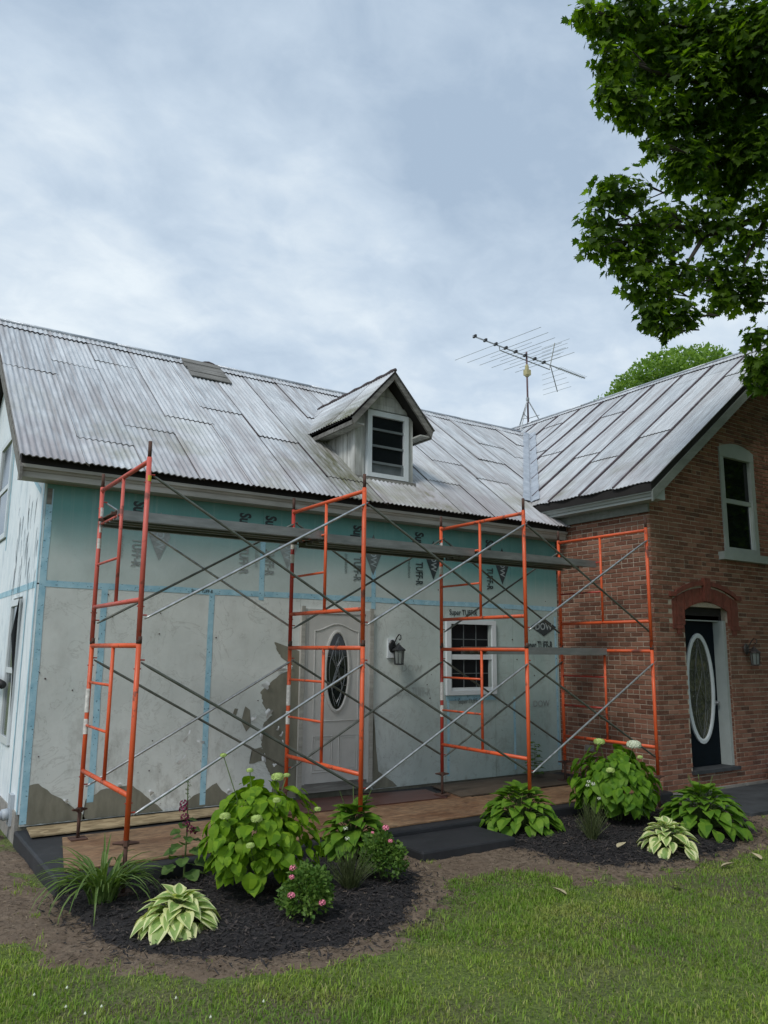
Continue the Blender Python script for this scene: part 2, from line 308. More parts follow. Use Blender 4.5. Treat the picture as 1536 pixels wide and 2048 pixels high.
M_hol = leafmat('hollyhock_leaf', (.06, .125, .03), (.17, .27, .07), .3)
M_stem = plain('green_stem', (.09, .14, .035), .6); M_wstem = plain('woody_stem', (.10, .075, .045), .8)
M_pink = plain('pink_petal', (.80, .22, .32), .5, var=.3, scale=30); M_purple = plain('purple_petal', (.16, .01, .05), .5, var=.3, scale=30); M_wpet = plain('white_petal', (.62, .66, .50), .6, var=.2, scale=60); M_lime = plain('lime_bloom', (.42, .54, .16), .6, var=.2, scale=40)
M_bark = plain('maple_bark', (.045, .038, .03), .95, var=.35, scale=8, bump=.8)
m = MT('grass_blade', .6, 0, .3); k = m.geo.outputs['Random Per Island']; f = m.noise(.75, 5, .65); f2 = m.noise(5, 3)
c = m.ramp(k, (0, (.12, .205, .020)), (.5, (.24, .36, .042)), (.85, (.35, .45, .075)), (.93, (.44, .42, .16)), (1, (.50, .42, .22)))
c = m.mix(m.ramp(f, (.4, 0.0), (.62, .65)), c, (.11, .245, .030)); c = m.mix(m.ramp(m.noise(1.7, 5, .7, m.map((1, 1, 1), loc=(9, 4, 0))), (.54, 0.0), (.68, .6)), c, (.42, .38, .14)); c = m.mix(m.ramp(f2, (.5, 0.0), (.75, .4)), c, (.34, .37, .10)); m.col(c)
tr = m.n('ShaderNodeBsdfTranslucent'); m.l(m.mix(1.0, c, (1.2, 1.25, .6), 'MULTIPLY'), tr.inputs[0]); mx_ = m.n('ShaderNodeMixShader'); mx_.inputs[0].default_value = .3
m.l(m.b.outputs[0], mx_.inputs[1]); m.l(tr.outputs[0], mx_.inputs[2]); m.l(mx_.outputs[0], m.t.nodes['Material Output'].inputs[0]); M_grass = m.m
M_blue = plain('blue_plastic', (.012, .03, .30), .35, var=.1); M_pvc = plain('grey_pvc', (.42, .46, .50), .45, var=.06); M_deadleaf = plain('dry_leaf', (.42, .36, .22), .8, var=.3, scale=20); M_tan = plain('rotator_plastic', (.50, .44, .22), .5)

# ------------------------------------------------------------------ ground
def sdist(P, poly):
    P = np.asarray(P, float); n = len(poly); A = np.array(poly, float); B = np.roll(A, -1, 0); d = np.full(len(P), 1e9); ins = np.zeros(len(P), bool)
    for a, b in zip(A, B):
        ab = b-a; t = np.clip(((P-a)@ab)/(ab@ab), 0, 1); d = np.minimum(d, np.linalg.norm(P-(a+t[:, None]*ab), axis=1))
        c = ((a[1] > P[:, 1]) != (b[1] > P[:, 1])); xi = (b[0]-a[0])*(P[:, 1]-a[1])/((b[1]-a[1]) or 1e-9)+a[0]; ins ^= (c & (P[:, 0] < xi))
    return np.where(ins, d, -d)
def vnoise(x, y, s, seed=0):
    def h(i, j): 
        t = np.sin(i*127.1+j*311.7+seed*74.7)*43758.5453; return t-np.floor(t)
    x = x*s; y = y*s; i = np.floor(x); j = np.floor(y); fx = x-i; fy = y-j; fx = fx*fx*(3-2*fx); fy = fy*fy*(3-2*fy)
    return (h(i, j)*(1-fx)+h(i+1, j)*fx)*(1-fy)+(h(i, j+1)*(1-fx)+h(i+1, j+1)*fx)*fy
def fbm(x, y, s, seed=0): return (vnoise(x, y, s, seed)*.5+vnoise(x, y, s*2.1, seed+1)*.27+vnoise(x, y, s*4.3, seed+2)*.15+vnoise(x, y, s*9, seed+3)*.08)-.5
BED1 = [(-.05, -1.9), (-.13, -2.4), (.0, -3.14), (.28, -3.61), (.76, -3.96), (1.26, -4.08), (1.94, -3.91), (2.44, -3.41), (2.72, -2.9), (2.82, -1.9)]
BED2 = [(4.2, -1.9), (4.0, -2.67), (4.07, -3.22), (4.41, -3.72), (5.18, -3.96), (5.89, -3.86), (6.8, -3.55), (7.35, -3.1), (7.45, -1.75)]
DIRT = [(-1.6, 1.5), (-1.25, -1.3), (-.6, -2.75), (-.26, -3.3), (.15, -3.78), (.65, -4.1), (1.18, -4.26), (1.91, -4.15), (2.6, -3.75), (2.95, -3.35), (3.3, -3.6), (3.6, -4.0), (4.28, -4.0), (5.03, -4.15), (6.37, -3.98), (7.6, -3.3), (7.9, -1.8), (3, -1.5), (.0, -1.5), (.0, 1.5)]
def hbed(x, y, poly, hgt, seed):
    s = sdist(np.stack([x, y], 1), poly)+fbm(x, y, 3.5, seed)*.16
    return G-.02+hgt*np.clip((s+.04)/.35, 0, 1)**.7+fbm(x, y, 9, seed+5)*.03
def sheet(name, poly, hgt, seed, mat, res=.035, pad=.2, hf=None):
    P = np.array(poly); x = np.arange(P[:, 0].min()-pad, P[:, 0].max()+pad, res); y = np.arange(P[:, 1].min()-pad, P[:, 1].max()+pad, res)
    X, Y = np.meshgrid(x, y); H = (hf or hbed)(X.ravel(), Y.ravel(), poly, hgt, seed); V = np.stack([X.ravel(), Y.ravel(), H], 1); w = len(x)
    i = np.arange((len(y)-1)*(w-1)); a = (i//(w-1))*w+i % (w-1); F = np.stack([a, a+1, a+w+1, a+w], 1); keep = H[F].max(1) > G-.012
    me = npmesh(name, V, F[keep], mat); me.polygons.foreach_set('use_smooth', [True]*len(me.polygons)); o = bpy.data.objects.new(name, me); COL.objects.link(o); return o
gm = MB(); n_ = 48; rad = [0, 4, 9, 20, 60, 180, 500]; vs = []; fs = []
for ri in rad[1:]: vs += [(3+ri*math.cos(2*math.pi*j/n_), -2+ri*math.sin(2*math.pi*j/n_), G) for j in range(n_)]
vs.append((3, -2, G))
for k in range(len(rad)-2): fs += [(k*n_+j, (k+1)*n_+j, (k+1)*n_+(j+1) % n_, k*n_+(j+1) % n_) for j in range(n_)]
fs += [(len(vs)-1, j, (j+1) % n_) for j in range(n_)]
gm.add(vs, fs); tag(ob('lawn', gm, M_ground), 'wide mown lawn stretching away from the house', None, None, 'structure')
def hdirt(x, y, poly, h, seed):
    s = sdist(np.stack([x, y], 1), poly)+fbm(x, y, 2.2, seed)*.65+fbm(x, y, 8, seed+9)*.3
    patch = np.exp(-(((x-3.25)/.42)**2+((y+3.55)/.32)**2))
    return G-.012+.022*np.clip((s+.06)/.2-patch*1.6, 0, 1)+fbm(x, y, 9, seed+3)*.03
tag(sheet('dirt_border', DIRT, 0, 3, M_dirt, .04, .35, hdirt), 'bare brown dirt between lawn and flower beds', None, None, 'structure')
tag(sheet('mulch_bed', BED1, .075, 21, M_mulch), 'dark mulched flower bed in front of the porch', None, None, 'structure')
tag(sheet('mulch_bed', BED2, .075, 31, M_mulch), 'dark mulched flower bed beside the brick corner', None, None, 'structure')
wk = MB(); wk.box(7.50, 13.5, -3.05, -1.86, G-.03, G+.045); tag(ob('walkway', wk, M_walk), 'dark paved path along the brick front', None, None, 'structure')
def ground_z(x, y):
    x = np.atleast_1d(np.asarray(x, float)); y = np.atleast_1d(np.asarray(y, float)); z = np.full(len(x), G)
    for f_, pl, h_, se in ((hdirt, DIRT, 0, 3), (hbed, BED1, .075, 21), (hbed, BED2, .075, 31)): z = np.maximum(z, f_(x, y, pl, h_, se))
    return z
def slivers(name, x, y, L, Wd, mat, lift, tilt):
    n = len(x); z = ground_z(x, y)+lift*rng.random(n); a = rng.random(n)*2*np.pi; ln = L[0]+(L[1]-L[0])*rng.random(n)**2; wd_ = Wd[0]+(Wd[1]-Wd[0])*rng.random(n); t = (rng.random(n)-.5)*tilt
    d = np.stack([np.cos(a)*np.cos(t), np.sin(a)*np.cos(t), np.sin(t)], 1)*ln[:, None]/2; w = np.stack([-np.sin(a), np.cos(a), (rng.random(n)-.5)*.9], 1)*wd_[:, None]/2; c = np.stack([x, y, z], 1)
    V = np.stack([c-d-w, c+d-w*.6, c+d+w*.6, c-d+w], 1).reshape(-1, 3); return npmesh(name, V, np.arange(4*n).reshape(-1, 4), mat)
def stuff(name, me, label):
    o = bpy.data.objects.new(name, me); COL.objects.link(o); return tag(o, label, None, None, 'stuff')
P = rng.uniform((-.2, -4.2), (7.5, -1.95), (60000, 2)); k = (np.maximum(sdist(P, BED1), sdist(P, BED2)) > .03-.30*rng.random(len(P))**4)
P = P[k][:26000]; stuff('mulch_chips', slivers('mulch_chips', P[:, 0], P[:, 1], (.015, .07), (.004, .014), M_chip, .02, .9), 'dark shredded bark chips covering both flower beds')
P = rng.uniform((-1.3, -4.4), (7.6, .8), (42000, 2)); k = (sdist(P, DIRT) > -.05) & (np.maximum(sdist(P, BED1), sdist(P, BED2)) < .06); P = P[k & ~((P[:, 1] > -2.02) & (P[:, 0] > -.05))][:9500]
stuff('straw_bits', slivers('straw_bits', P[:, 0], P[:, 1], (.012, .055), (.003, .008), M_straw, .008, .3), 'dry straw and bark bits scattered on the bare dirt')
# grass blades
n = 480000; P = rng.uniform((-1.9, -7.2), (9.5, -1.2), (n, 2)); V2 = P-np.array([CAM.x, CAM.y]); dep = V2@np.array([math.sin(YAW), math.cos(YAW)]); lat = V2@np.array([math.cos(YAW), -math.sin(YAW)])
sd_ = sdist(P, DIRT)+fbm(P[:, 0], P[:, 1], 2.2, 3)*.65+fbm(P[:, 0], P[:, 1], 8, 12)*.3+.25*fbm(P[:, 0], P[:, 1], 14, 60); patch = np.exp(-(((P[:, 0]-3.25)/.42)**2+((P[:, 1]+3.55)/.32)**2)); patchL = np.exp(-(((P[:, 0]+.55)/.35)**2+((P[:, 1]+1.75)/.3)**2))
pr_ = np.clip(np.clip(.5-(sd_+.02)/.22+patch*3+patchL*2.2, 0, 1)*np.clip(.72+fbm(P[:, 0], P[:, 1], 1.3, 50)*2.2, .34, 1)+.5*(fbm(P[:, 0], P[:, 1], 6, 91) > .24), 0, 1)
k = (dep > 2.6) & (np.abs(lat) < dep*.56+.4) & (rng.random(n) < pr_) & ~((P[:, 0] > 7.4) & (P[:, 1] > -3.1)) & ~((P[:, 0] > -.1) & (P[:, 1] > -2.1))
k &= (sdist(P, BED1) < .02) & (sdist(P, BED2) < .02)
k &= rng.random(n) < np.clip(1.25-(dep-4)*.07, .5, 1)
P = P[k]; n = len(P); z = ground_z(P[:, 0], P[:, 1]); a = rng.random(n)*2*np.pi; h = (.015+.032*rng.random(n)**1.5)*(1+1.0*fbm(P[:, 0], P[:, 1], 2.0, 77)+1.3*np.clip(fbm(P[:, 0], P[:, 1], 7, 78), -.3, .5)); w = .0018+.0022*rng.random(n)
ln_ = rng.random(n)*1.5; b = np.stack([P[:, 0], P[:, 1], z-.004], 1); u = np.stack([np.cos(a), np.sin(a), 0*a], 1); s_ = np.stack([-np.sin(a), np.cos(a), 0*a], 1)*w[:, None]; zz = np.array([0, 0, 1.0])
mid = b+u*(h*ln_*.25)[:, None]+zz*(h*.6)[:, None]; tip = b+u*(h*ln_*.85)[:, None]+zz*(h*np.clip(1.05-ln_*.22, .5, 1))[:, None]
V = np.stack([b-s_, b+s_, mid+s_*.8, mid-s_*.8, tip], 1).reshape(-1, 3); i5 = np.arange(n)*5
F3 = np.concatenate([np.stack([i5, i5+1, i5+2], 1), np.stack([i5, i5+2, i5+3], 1), np.stack([i5+3, i5+2, i5+4], 1)])
stuff('grass', npmesh('grass', V, F3, M_grass), 'short patchy lawn grass with paler worn spots')

P = rng.uniform((-1.2, -6.2), (1.0, -3.7), (260, 2)); P = P[(sdist(P, DIRT) < -.12) & (rng.random(len(P)) < np.clip(1.1-(P[:, 0]+1.2)*.5, .05, 1)*(.3+2*np.clip(fbm(P[:, 0], P[:, 1], 2.5, 8)+.2, 0, .5)))]; V = []; F_ = []
for (x, y), hh in zip(P, rng.uniform(.03, .055, len(P))):
    b0 = len(V); r0 = .009; V += [(x+r0*math.cos(a), y+r0*math.sin(a), hh+G-.004) for a in (0, 1.57, 3.14, 4.71)]+[(x, y, hh+G+.008), (x, y, hh+G-.012)]
    F_ += [(b0+i, b0+(i+1) % 4, b0+4) for i in range(4)]+[(b0+(i+1) % 4, b0+i, b0+5) for i in range(4)]
stuff('clover_flowers', npmesh('clover_flowers', V, F_, M_wpet), 'tiny white clover flowers dotted through the near lawn')
# ------------------------------------------------------------------ corrugated sheets
def corr(O, U, Vv, Nn, u0, u1, vlo, vhi, lift, pitch=.068, amp=.0085, wob=0.0, seed=0, lap=0.0):
    """one corrugated sheet; O origin, U across, Vv up the slope, Nn normal; vlo/vhi: functions of u (or numbers)"""
    O, U, Vv, Nn = map(Vector, (O, U, Vv, Nn)); k = max(4, int((u1-u0)/pitch*6)); mb = MB(); lo = []; hi = []; rs = random.Random(seed); ph = rs.random()
    for i in range(k+1):
        u = u0+(u1-u0)*i/k; a = vlo(u) if callable(vlo) else vlo; b_ = vhi(u) if callable(vhi) else vhi; a += wob*math.sin(u*9+ph*6)*.5
        if b_-a < .01: lo.append(None); hi.append(None); continue
        hgt = amp*math.sin(2*math.pi*(u/pitch))
        lf = lift+lap*(1-(u-u0)/(u1-u0)); lo.append((u, a, lf+hgt)); hi.append((u, b_, lf-lift*.6+hgt))
    def pt(q, dz=0.0): return O+U*q[0]+Vv*q[1]+Nn*(q[2]+dz)
    def seg(A, B, dzA=0, dzB=0, mi=0):
        mb.add([pt(A[0], dzA), pt(A[1], dzA), pt(B[1], dzB), pt(B[0], dzB)], [(0, 1, 2, 3)], mi)
    for i in range(k):
        if lo[i] is None or lo[i+1] is None: continue
        m0 = [((lo[j][0]), (lo[j][1]*.5+hi[j][1]*.5), (lo[j][2]+hi[j][2])/2) for j in (i, i+1)]
        seg((lo[i], lo[i+1]), (m0[0], m0[1])); seg((m0[0], m0[1]), (hi[i], hi[i+1])); seg((lo[i], lo[i+1]), (lo[i], lo[i+1]), -.011, 0, 1)
    ok = [i for i in range(k+1) if lo[i] is not None]
    if not ok: return None
    for j in (ok[0], ok[-1]): mb.add([pt(lo[j], -.012-lap), pt(lo[j]), pt(hi[j]), pt(hi[j], -.012-lap)], [(0, 1, 2, 3)], 1)
    return mb
# ------------------------------------------------------------------ SHEATHED HOUSE
HOUSE = tag(empty('sheathed_house', (3.7, 3.2, G)), 'house with bare insulation board walls, corrugated metal roof and small dormer', 'house')
SM = .76; EV_Y, EV_Z = -.35, 3.855; RG_Y = 3.28; RG_Z = EV_Z+SM*(RG_Y-EV_Y); XR = -.33
SW = .78; WE_X, WE_Z = 7.17, 4.23; WR_X = 10.9; WR_Z = WE_Z+SW*(WR_X-WE_X); WF_Y = -2.13; BX, BY = 7.52, -1.8
def mroof(y): return EV_Z+SM*(y-EV_Y)
def wroof(x): return WE_Z+SW*(x-WE_X)
def y_valley(x): return EV_Y+(wroof(x)-EV_Z)/SM
def x_valley(y): return WE_X+(mroof(y)-WE_Z)/SW
wall = MB(); wall.box(0.0, BX-.01, 0.0, .18, .0, 3.85)
front = ob('wall', wall, M_core, HOUSE)
w2 = MB(); w2.prism([(0.18, 0), (6.56, 0), (6.56, 3.85), (RG_Y, RG_Z-.12), (.18, mroof(.18)-.12)], 'x', 0.004, .16)
endw = ob('end_wall', w2, M_core, HOUSE)
ob('back_wall', MB().box(.16, 9.0, 6.4, 6.56, 0, 3.85), M_foamL, HOUSE)
ob('foundation', MB().box(-.035, -.002, .02, 6.5, 0, .36), M_stone, HOUSE)
# panels
YP = -.025
for nm, x0, x1 in (('u', .0, 2.49), ('u', 2.49, 4.10), ('u', 4.10, 6.54), ('u', 6.54, 7.5)):
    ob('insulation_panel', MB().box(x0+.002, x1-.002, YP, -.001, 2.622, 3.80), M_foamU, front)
for x0, x1, z0, z1 in ((0, .66, .23, 2.618), (.66, 1.88, .23, 2.618), (1.88, 3.03, .23, 2.618), (3.03, 4.09, 2.47, 2.618), (4.09, 5.29, .23, 2.618), (5.29, 6.2, .23, 1.36), (5.29, 6.2, 2.40, 2.618), (6.2, 6.56, .23, 2.618), (6.56, 7.5, .23, 2.618)):
    ob('insulation_panel', MB().box(x0+.002, x1-.002, YP, -.001, z0, z1), M_foamL, front)
def rect_y(x0, x1, z0, z1, y, th=.0012): return MB().box(x0, x1, y-th, y, z0, z1)
TAPE_N = [0]
def tape(x0, z0, x1, z1, w=.066):
    TAPE_N[0] += 1; ty = YP-.0034-.0002*(TAPE_N[0] % 12)
    d = Vector((x1-x0, 0, z1-z0)); L = d.length; d.normalize(); nrm = Vector((-d.z, 0, d.x)); k = max(2, int(L/.25)); mb = MB(); rs = random.Random(int(x0*100+z0*10)); pts = []
    for i in range(k+1):
        c = Vector((x0, ty, z0))+d*(L*i/k); o1 = rs.uniform(-.004, .004); pts.append((c-nrm*(w/2-o1), c+nrm*(w/2+o1)))
    for i in range(k): mb.add([pts[i][0], pts[i+1][0], pts[i+1][1], pts[i][1]], [(0, 1, 2, 3)])
    ob('seam_tape', mb, M_tape, front)
for t in ((0, 2.62, 7.48, 2.62), (.03, .25, .03, 3.62), (.66, .4, .66, 2.6), (1.87, .26, 1.87, 2.6), (2.49, 2.55, 2.49, 3.3), (4.10, 2.5, 4.10, 3.35), (5.34, .3, 5.34, 1.3), (6.56, .3, 6.56, 1.32), (7.44, .3, 7.44, 2.5), (5.3, 1.32, 6.2, 1.32)): tape(*t, w=.04 if t[0] > 5 and t[0] == t[2] else .066)
# bare patches where the facer has peeled
def ragged(pts, seed, amp=.018):
    rs = random.Random(seed); o = []
    for i, a in enumerate(pts):
        b_ = pts[(i+1) % len(pts)]; L = math.hypot(b_[0]-a[0], b_[1]-a[1]); k = max(1, int(L/.05))
        for j in range(k): t = j/k; o.append((a[0]+(b_[0]-a[0])*t+rs.uniform(-amp, amp)*(k > 1), a[1]+(b_[1]-a[1])*t+rs.uniform(-amp, amp)*(k > 1)))
    return o
import bmesh
def flat_poly(pts, y):
    bm = bmesh.new(); f = bm.faces.new([bm.verts.new((x, y, max(z, .235))) for x, z in pts]); bmesh.ops.triangulate(bm, faces=[f]); bmesh.ops.recalc_face_normals(bm, faces=bm.faces)
    me = bpy.data.meshes.new('bare_patch'); bm.to_mesh(me); bm.free(); return me
PATCH = [[(.04, .236), (.04, .61), (.14, .62), (.32, .49), (.42, .42), (.58, .31), (.62, .236)],
         [(.60, .236), (.62, .44), (.76, .51), (.94, .53), (1.08, .54), (1.23, .42), (1.4, .27), (1.42, .236)],
         [(1.6, .236), (1.66, .28), (1.76, .37), (1.88, .40), (2.02, .48), (2.18, .33), (2.27, .236)],
         [(2.42, .66), (2.45, .82), (2.56, .84), (2.58, .68)], [(2.30, 1.14), (2.34, 1.31), (2.40, 1.27), (2.42, 1.08), (2.36, 1.02)], [(2.18, 1.20), (2.21, 1.29), (2.25, 1.28), (2.22, 1.18)], [(4.12, .236), (4.12, 1.2), (4.15, .9), (4.2, .45), (4.42, .3), (4.5, .236)]]
for i, pl in enumerate(PATCH): ob('bare_patch', flat_poly(ragged(pl, i, .008 if i < 4 else .005), YP-.003), M_core, front)
EDGE = [(.236, 2.70), (.45, 2.72), (.69, 2.60), (.86, 2.56), (1.11, 2.58), (1.2, 2.69), (1.3, 2.57), (1.48, 2.53), (1.53, 2.60), (1.68, 2.79), (1.71, 2.89), (1.80, 2.90), (1.86, 2.80), (1.94, 2.73), (2.06, 2.69)]
rs = random.Random(15); zs_ = np.arange(.236, 2.06, .015); xl = np.interp(zs_, [e_[0] for e_ in EDGE], [e_[1] for e_ in EDGE])+np.array([rs.uniform(-.009, .009) for _ in zs_]); xr_ = np.where(zs_ < 1.95, 3.03, np.maximum(3.03-(zs_-1.95)*3.2, xl+.004)); mb = MB()
for i in range(len(zs_)-1): mb.add([(xl[i], YP-.003, zs_[i]), (xr_[i], YP-.003, zs_[i]), (xr_[i+1], YP-.003, zs_[i+1]), (xl[i+1], YP-.003, zs_[i+1])], [(0, 1, 2, 3)])
ob('bare_patch', mb, M_core, front)
rs = random.Random(5)
def flap(x, z, L, w, ang, mat=M_flap):           # a curled strip of loose facing
    mb = MB(); d = Vector((math.cos(ang), 0, math.sin(ang))); nr = Vector((-d.z, 0, d.x)); p = Vector((x, YP-.004, z)); vs = []
    for i in range(5):
        t = i/4; c = p+d*L*t*.85+Vector((0, -math.sin(t*2.2)*L*.38, 0)); ww = w*(1-.6*t)*(1+.3*math.sin(i*2.3)); vs += [c-nr*ww/2, c+nr*ww/2]
    ob('peeling_flap', mb.add(vs, [(2*i, 2*i+1, 2*i+3, 2*i+2) for i in range(4)]), mat, front, True)
for a in ((2.57, 1.52, .09, .10, 1.0), (2.66, 1.2, .10, .12, 2.4), (2.58, 1.0, .06, .16, 3.0), (2.62, .72, .07, .10, 3.3), (2.80, 1.71, .06, .12, 1.7), (2.90, 1.74, .05, .06, 1.2), (2.42, 1.16, .07, .04, .4), (2.72, .62, .05, .04, .5), (2.80, .95, .07, .03, 1.2), (2.84, .86, .06, .03, 1.9), (2.76, 1.02, .06, .03, 1.4), (1.62, .95, .16, .03, 1.2), (1.56, .72, .14, .03, .9), (1.86, .93, .12, .03, 2.9), (1.3, .42, .08, .05, 2.2), (.44, .42, .07, .03, 2.5), (.95, .53, .05, .05, 1.7), (2.18, .36, .06, .05, 2.0)): flap(*a)
M_nail = plain('fastener', (.06, .03, .03), .7)
for i in range(24):
    x = random.choice((.35, .12, .75, 1.27, 1.8, 1.95, 2.4, 2.55, 4.2, 4.75, 5.0, 5.2, 6.3, 6.6, 7.0, 7.3))+random.uniform(-.06, .06); z = random.uniform(.5, 3.4)
    if 3.0 < x < 4.1 or (5.2 < x < 6.25 and 1.3 < z < 2.45): continue
    r_ = random.uniform(.005, .009); ob('fastener', MB().tube([(x, YP-.006, z), (x, YP+.002, z)], r_, 7), M_nail, front)
# printed lettering
def text_mesh(body, size, xs=1.0, offset=0.0, align='CENTER'):
    cu = bpy.data.curves.new('lettering', 'FONT'); cu.body = body; cu.size = size; cu.align_x = align; cu.align_y = 'CENTER'; cu.offset = offset; cu.resolution_u = 3
    o = bpy.data.objects.new('tmp', cu); COL.objects.link(o); dg = bpy.context.evaluated_depsgraph_get(); me = bpy.data.meshes.new_from_object(o.evaluated_get(dg)); bpy.data.objects.remove(o)
    for v_ in me.vertices: v_.co.x *= xs
    me.name = 'lettering'; return me
def put_text(body, size, x, z, mat, xs=1.0, off=0.0, vertical=False, align='CENTER', y=YP-.0072, parent=None):
    me = text_mesh(body, size, xs, off, align); setmats(me, mat)
    if vertical: M_ = Matrix(((0, 1, 0, x), (0, 0, -1, y), (-1, 0, 0, z), (0, 0, 0, 1)))
    else: M_ = Matrix(((1, 0, 0, x), (0, 0, -1, y), (0, 1, 0, z), (0, 0, 0, 1)))
    return ob('lettering', me, None, parent or front, M=M_)
def diamond(x, z, hw, hh, mat): ob('printed_logo', MB().add([(x-hw, YP-.0062, z), (x, YP-.0062, z-hh), (x+hw, YP-.0062, z), (x, YP-.0062, z+hh)], [(0, 1, 2, 3)]), mat, front)
for x, mt, mt2, ms in ((.97, M_ink, M_inkf, M_inkf), (2.24, M_ink, M_inkf, M_inkf), (2.58, M_ink, M_inkf, M_inkf), (3.84, M_ink, M_inkm, M_inkm), (4.84, M_ink, M_ink, M_inkm), (6.12, M_ink, M_ink, M_ink)):
    put_text('Super', .20, x, 3.585, mt, .66, .008, True, 'LEFT'); put_text('TUFF-R', .165, x, 3.17, mt2, .60, .004, True, 'LEFT')
    if x != 2.24: put_text('insulation', .075, x-.165, 3.20, ms, .9, 0, True, 'LEFT')
    if x != 2.24:
        diamond(x+.25, 3.215, .125, .275, mt2 if x < 3 else M_inkm if x < 4.5 else M_ink); put_text('DOW', .13, x+.25, 3.215, M_inkw, .95, .002, True, y=YP-.0078)
diamond(7.19, 2.34, .27, .14, M_ink); put_text('DOW', .145, 7.19, 2.34, M_inkw, .95, .002, y=YP-.0078)
put_text('Super TUFF-R', .16, 7.08, 2.06, M_ink, .62, .003); put_text('Super TUFF-R', .11, 5.62, 2.50, M_ink, .8, .002)
put_text('Super TUFF-R', .09, 5.72, 1.275, M_inkm, .8, 0); put_text('DOW', .13, 4.72, 1.73, M_inkg, 1.0, .001); put_text('Super TUFF-R', .16, 4.75, 1.42, M_inkg, .6, .001); put_text('DOW', .13, 7.1, 1.2, M_inkf, 1.0, .001)
put_text('Super TUFF-R', .05, 1.75, 2.62, M_ink, .9, .001)
# end wall facing
XE = -.022
def pan_x(y0, y1, z0, z1, mt=M_foamE, nm='insulation_panel'): ob(nm, MB().box(XE, .003, y0+.002, y1-.002, z0, z1), mt, endw)
for y0, y1, z0, z1 in ((0.0, .52, .34, 2.61), (.52, .78, .34, 2.61), (.78, 1.42, .34, .90), (.78, 1.42, 2.53, 2.61), (1.42, 2.5, .34, 2.61), (2.5, 6.5, .34, 2.61)): pan_x(y0, y1, z0, z1)
for y0, y1 in ((0.0, 1.2), (1.2, 2.42), (3.5, 4.9), (4.9, 6.5)): ob('insulation_panel', MB().prism([(y0+.002, 2.625), (y1-.002, 2.625), (y1-.002, min(mroof(y1), 2*RG_Z-mroof(y1))-.16 if y1 < RG_Y else RG_Z-SM*(y1-RG_Y)-.16), (y0+.002, (mroof(y0) if y0 < RG_Y else RG_Z-SM*(y0-RG_Y))-.16)], 'x', XE, .003), M_foamE, endw)
pan_x(2.42, 3.5, 2.625, 3.36); ob('insulation_panel', MB().prism([(2.422, 4.82), (3.498, 4.82), (3.498, RG_Z-SM*(3.5-RG_Y)-.16), (RG_Y, RG_Z-.16), (2.422, mroof(2.42)-.16)], 'x', XE, .003), M_foamE, endw)
def tape_x(y0, z0, y1, z1, w=.07):
    TAPE_N[0] += 1; tx = XE-.002-.0003*(TAPE_N[0] % 7)
    d = Vector((0, y1-y0, z1-z0)).normalized(); nr = Vector((0, -d.z, d.y)); a = Vector((tx, y0, z0)); b_ = Vector((tx, y1, z1)); ob('seam_tape', MB().add([a-nr*w/2, b_-nr*w/2, b_+nr*w/2, a+nr*w/2], [(0, 1, 2, 3)]), M_tape, endw)
tape_x(0, 2.615, 6.4, 2.615); tape_x(.03, .34, .03, 3.7); tape_x(.5, .4, .5, 2.58, .05); tape_x(.2, 3.62, 1.6, 4.25, .06); tape_x(2.40, 3.2, 2.40, 5.2)
rs = random.Random(2)
for i in range(26):
    y_ = rs.uniform(.12, 1.6); z_ = rs.uniform(2.75, 3.7); L = rs.uniform(.12, .5); w_ = rs.uniform(.02, .06); mb = MB(); vs = []
    for k in range(4): t = k/3; vs += [(XE-.003-.008*math.sin(t*3.1), y_-w_/2*(1-t*.5)+.02*math.sin(k+i), z_-L*t), (XE-.003-.001, y_+w_/2*(1-t*.5)+.02*math.sin(k+i), z_-L*t)]
    ob('peeling_flap', mb.add(vs, [(2*k, 2*k+1, 2*k+3, 2*k+2) for k in range(3)]), M_foamE, endw, True)
def window_x(y0, y1, z0, z1, nm):                # window in the end wall
    wn = empty(nm, (XE, y0, z0), HOUSE); fr = MB(); t = .07
    for a in ((y0, y0+t, z0, z1), (y1-t, y1, z0, z1), (y0+t, y1-t, z0, z0+t), (y0+t, y1-t, z1-t, z1)): fr.box(XE-.03, XE+.02, *a)
    ob('frame', fr, M_white, wn); zm = (z0+z1)/2; ob('sash_rail', MB().box(XE-.022, XE+.005, y0+t, y1-t, zm-.03, zm+.03), M_white, wn)
    for a, b_ in ((z0+t, zm-.03), (zm+.03, z1-t)): ob('pane', MB().box(XE-.008, XE, y0+t, y1-t, a, b_), M_grey, wn)
window_x(.80, 1.40, .92, 2.50, 'window'); window_x(2.44, 3.48, 3.38, 4.80, 'window')
fl = MB(); fl.add([(XE-.03, .79, 2.52), (XE-.05, .70, 2.50), (XE-.09, .74, 2.1), (XE-.04, .79, 1.7), (XE-.02, .79, 1.2)], [(0, 1, 2, 3), (0, 3, 4)]); ob('flashing_strip', fl, M_black, endw)
ob('wall_pipe', MB().tube([(-.03, .27, .31), (-.26, .27, .29), (-.30, .3, .28), (-.30, 1.6, .27)], .045, 10).tube([(-.05, .27, .31), (-.12, .27, .30)], .058, 10), M_pvc, HOUSE, True)
ob('pipe_bracket', MB().box(-.06, -.024, .2, .34, .2, .5), M_pvc, HOUSE)
ob('rail_bracket', MB().tube([(-.02, 2.1, 1.62), (-.14, 2.1, 1.62)], .02, 8), M_rubber, HOUSE); ob('black_rail', MB().tube([(-.14, .86, 1.56), (-.14, 1.5, 1.585), (-.14, 2.3, 1.62)], .045, 12), M_rubber, HOUSE, True)
ob('corner_bracket', MB().box(.0, .05, -.035, -.026, 3.45, 3.62), M_oldwood, HOUSE)
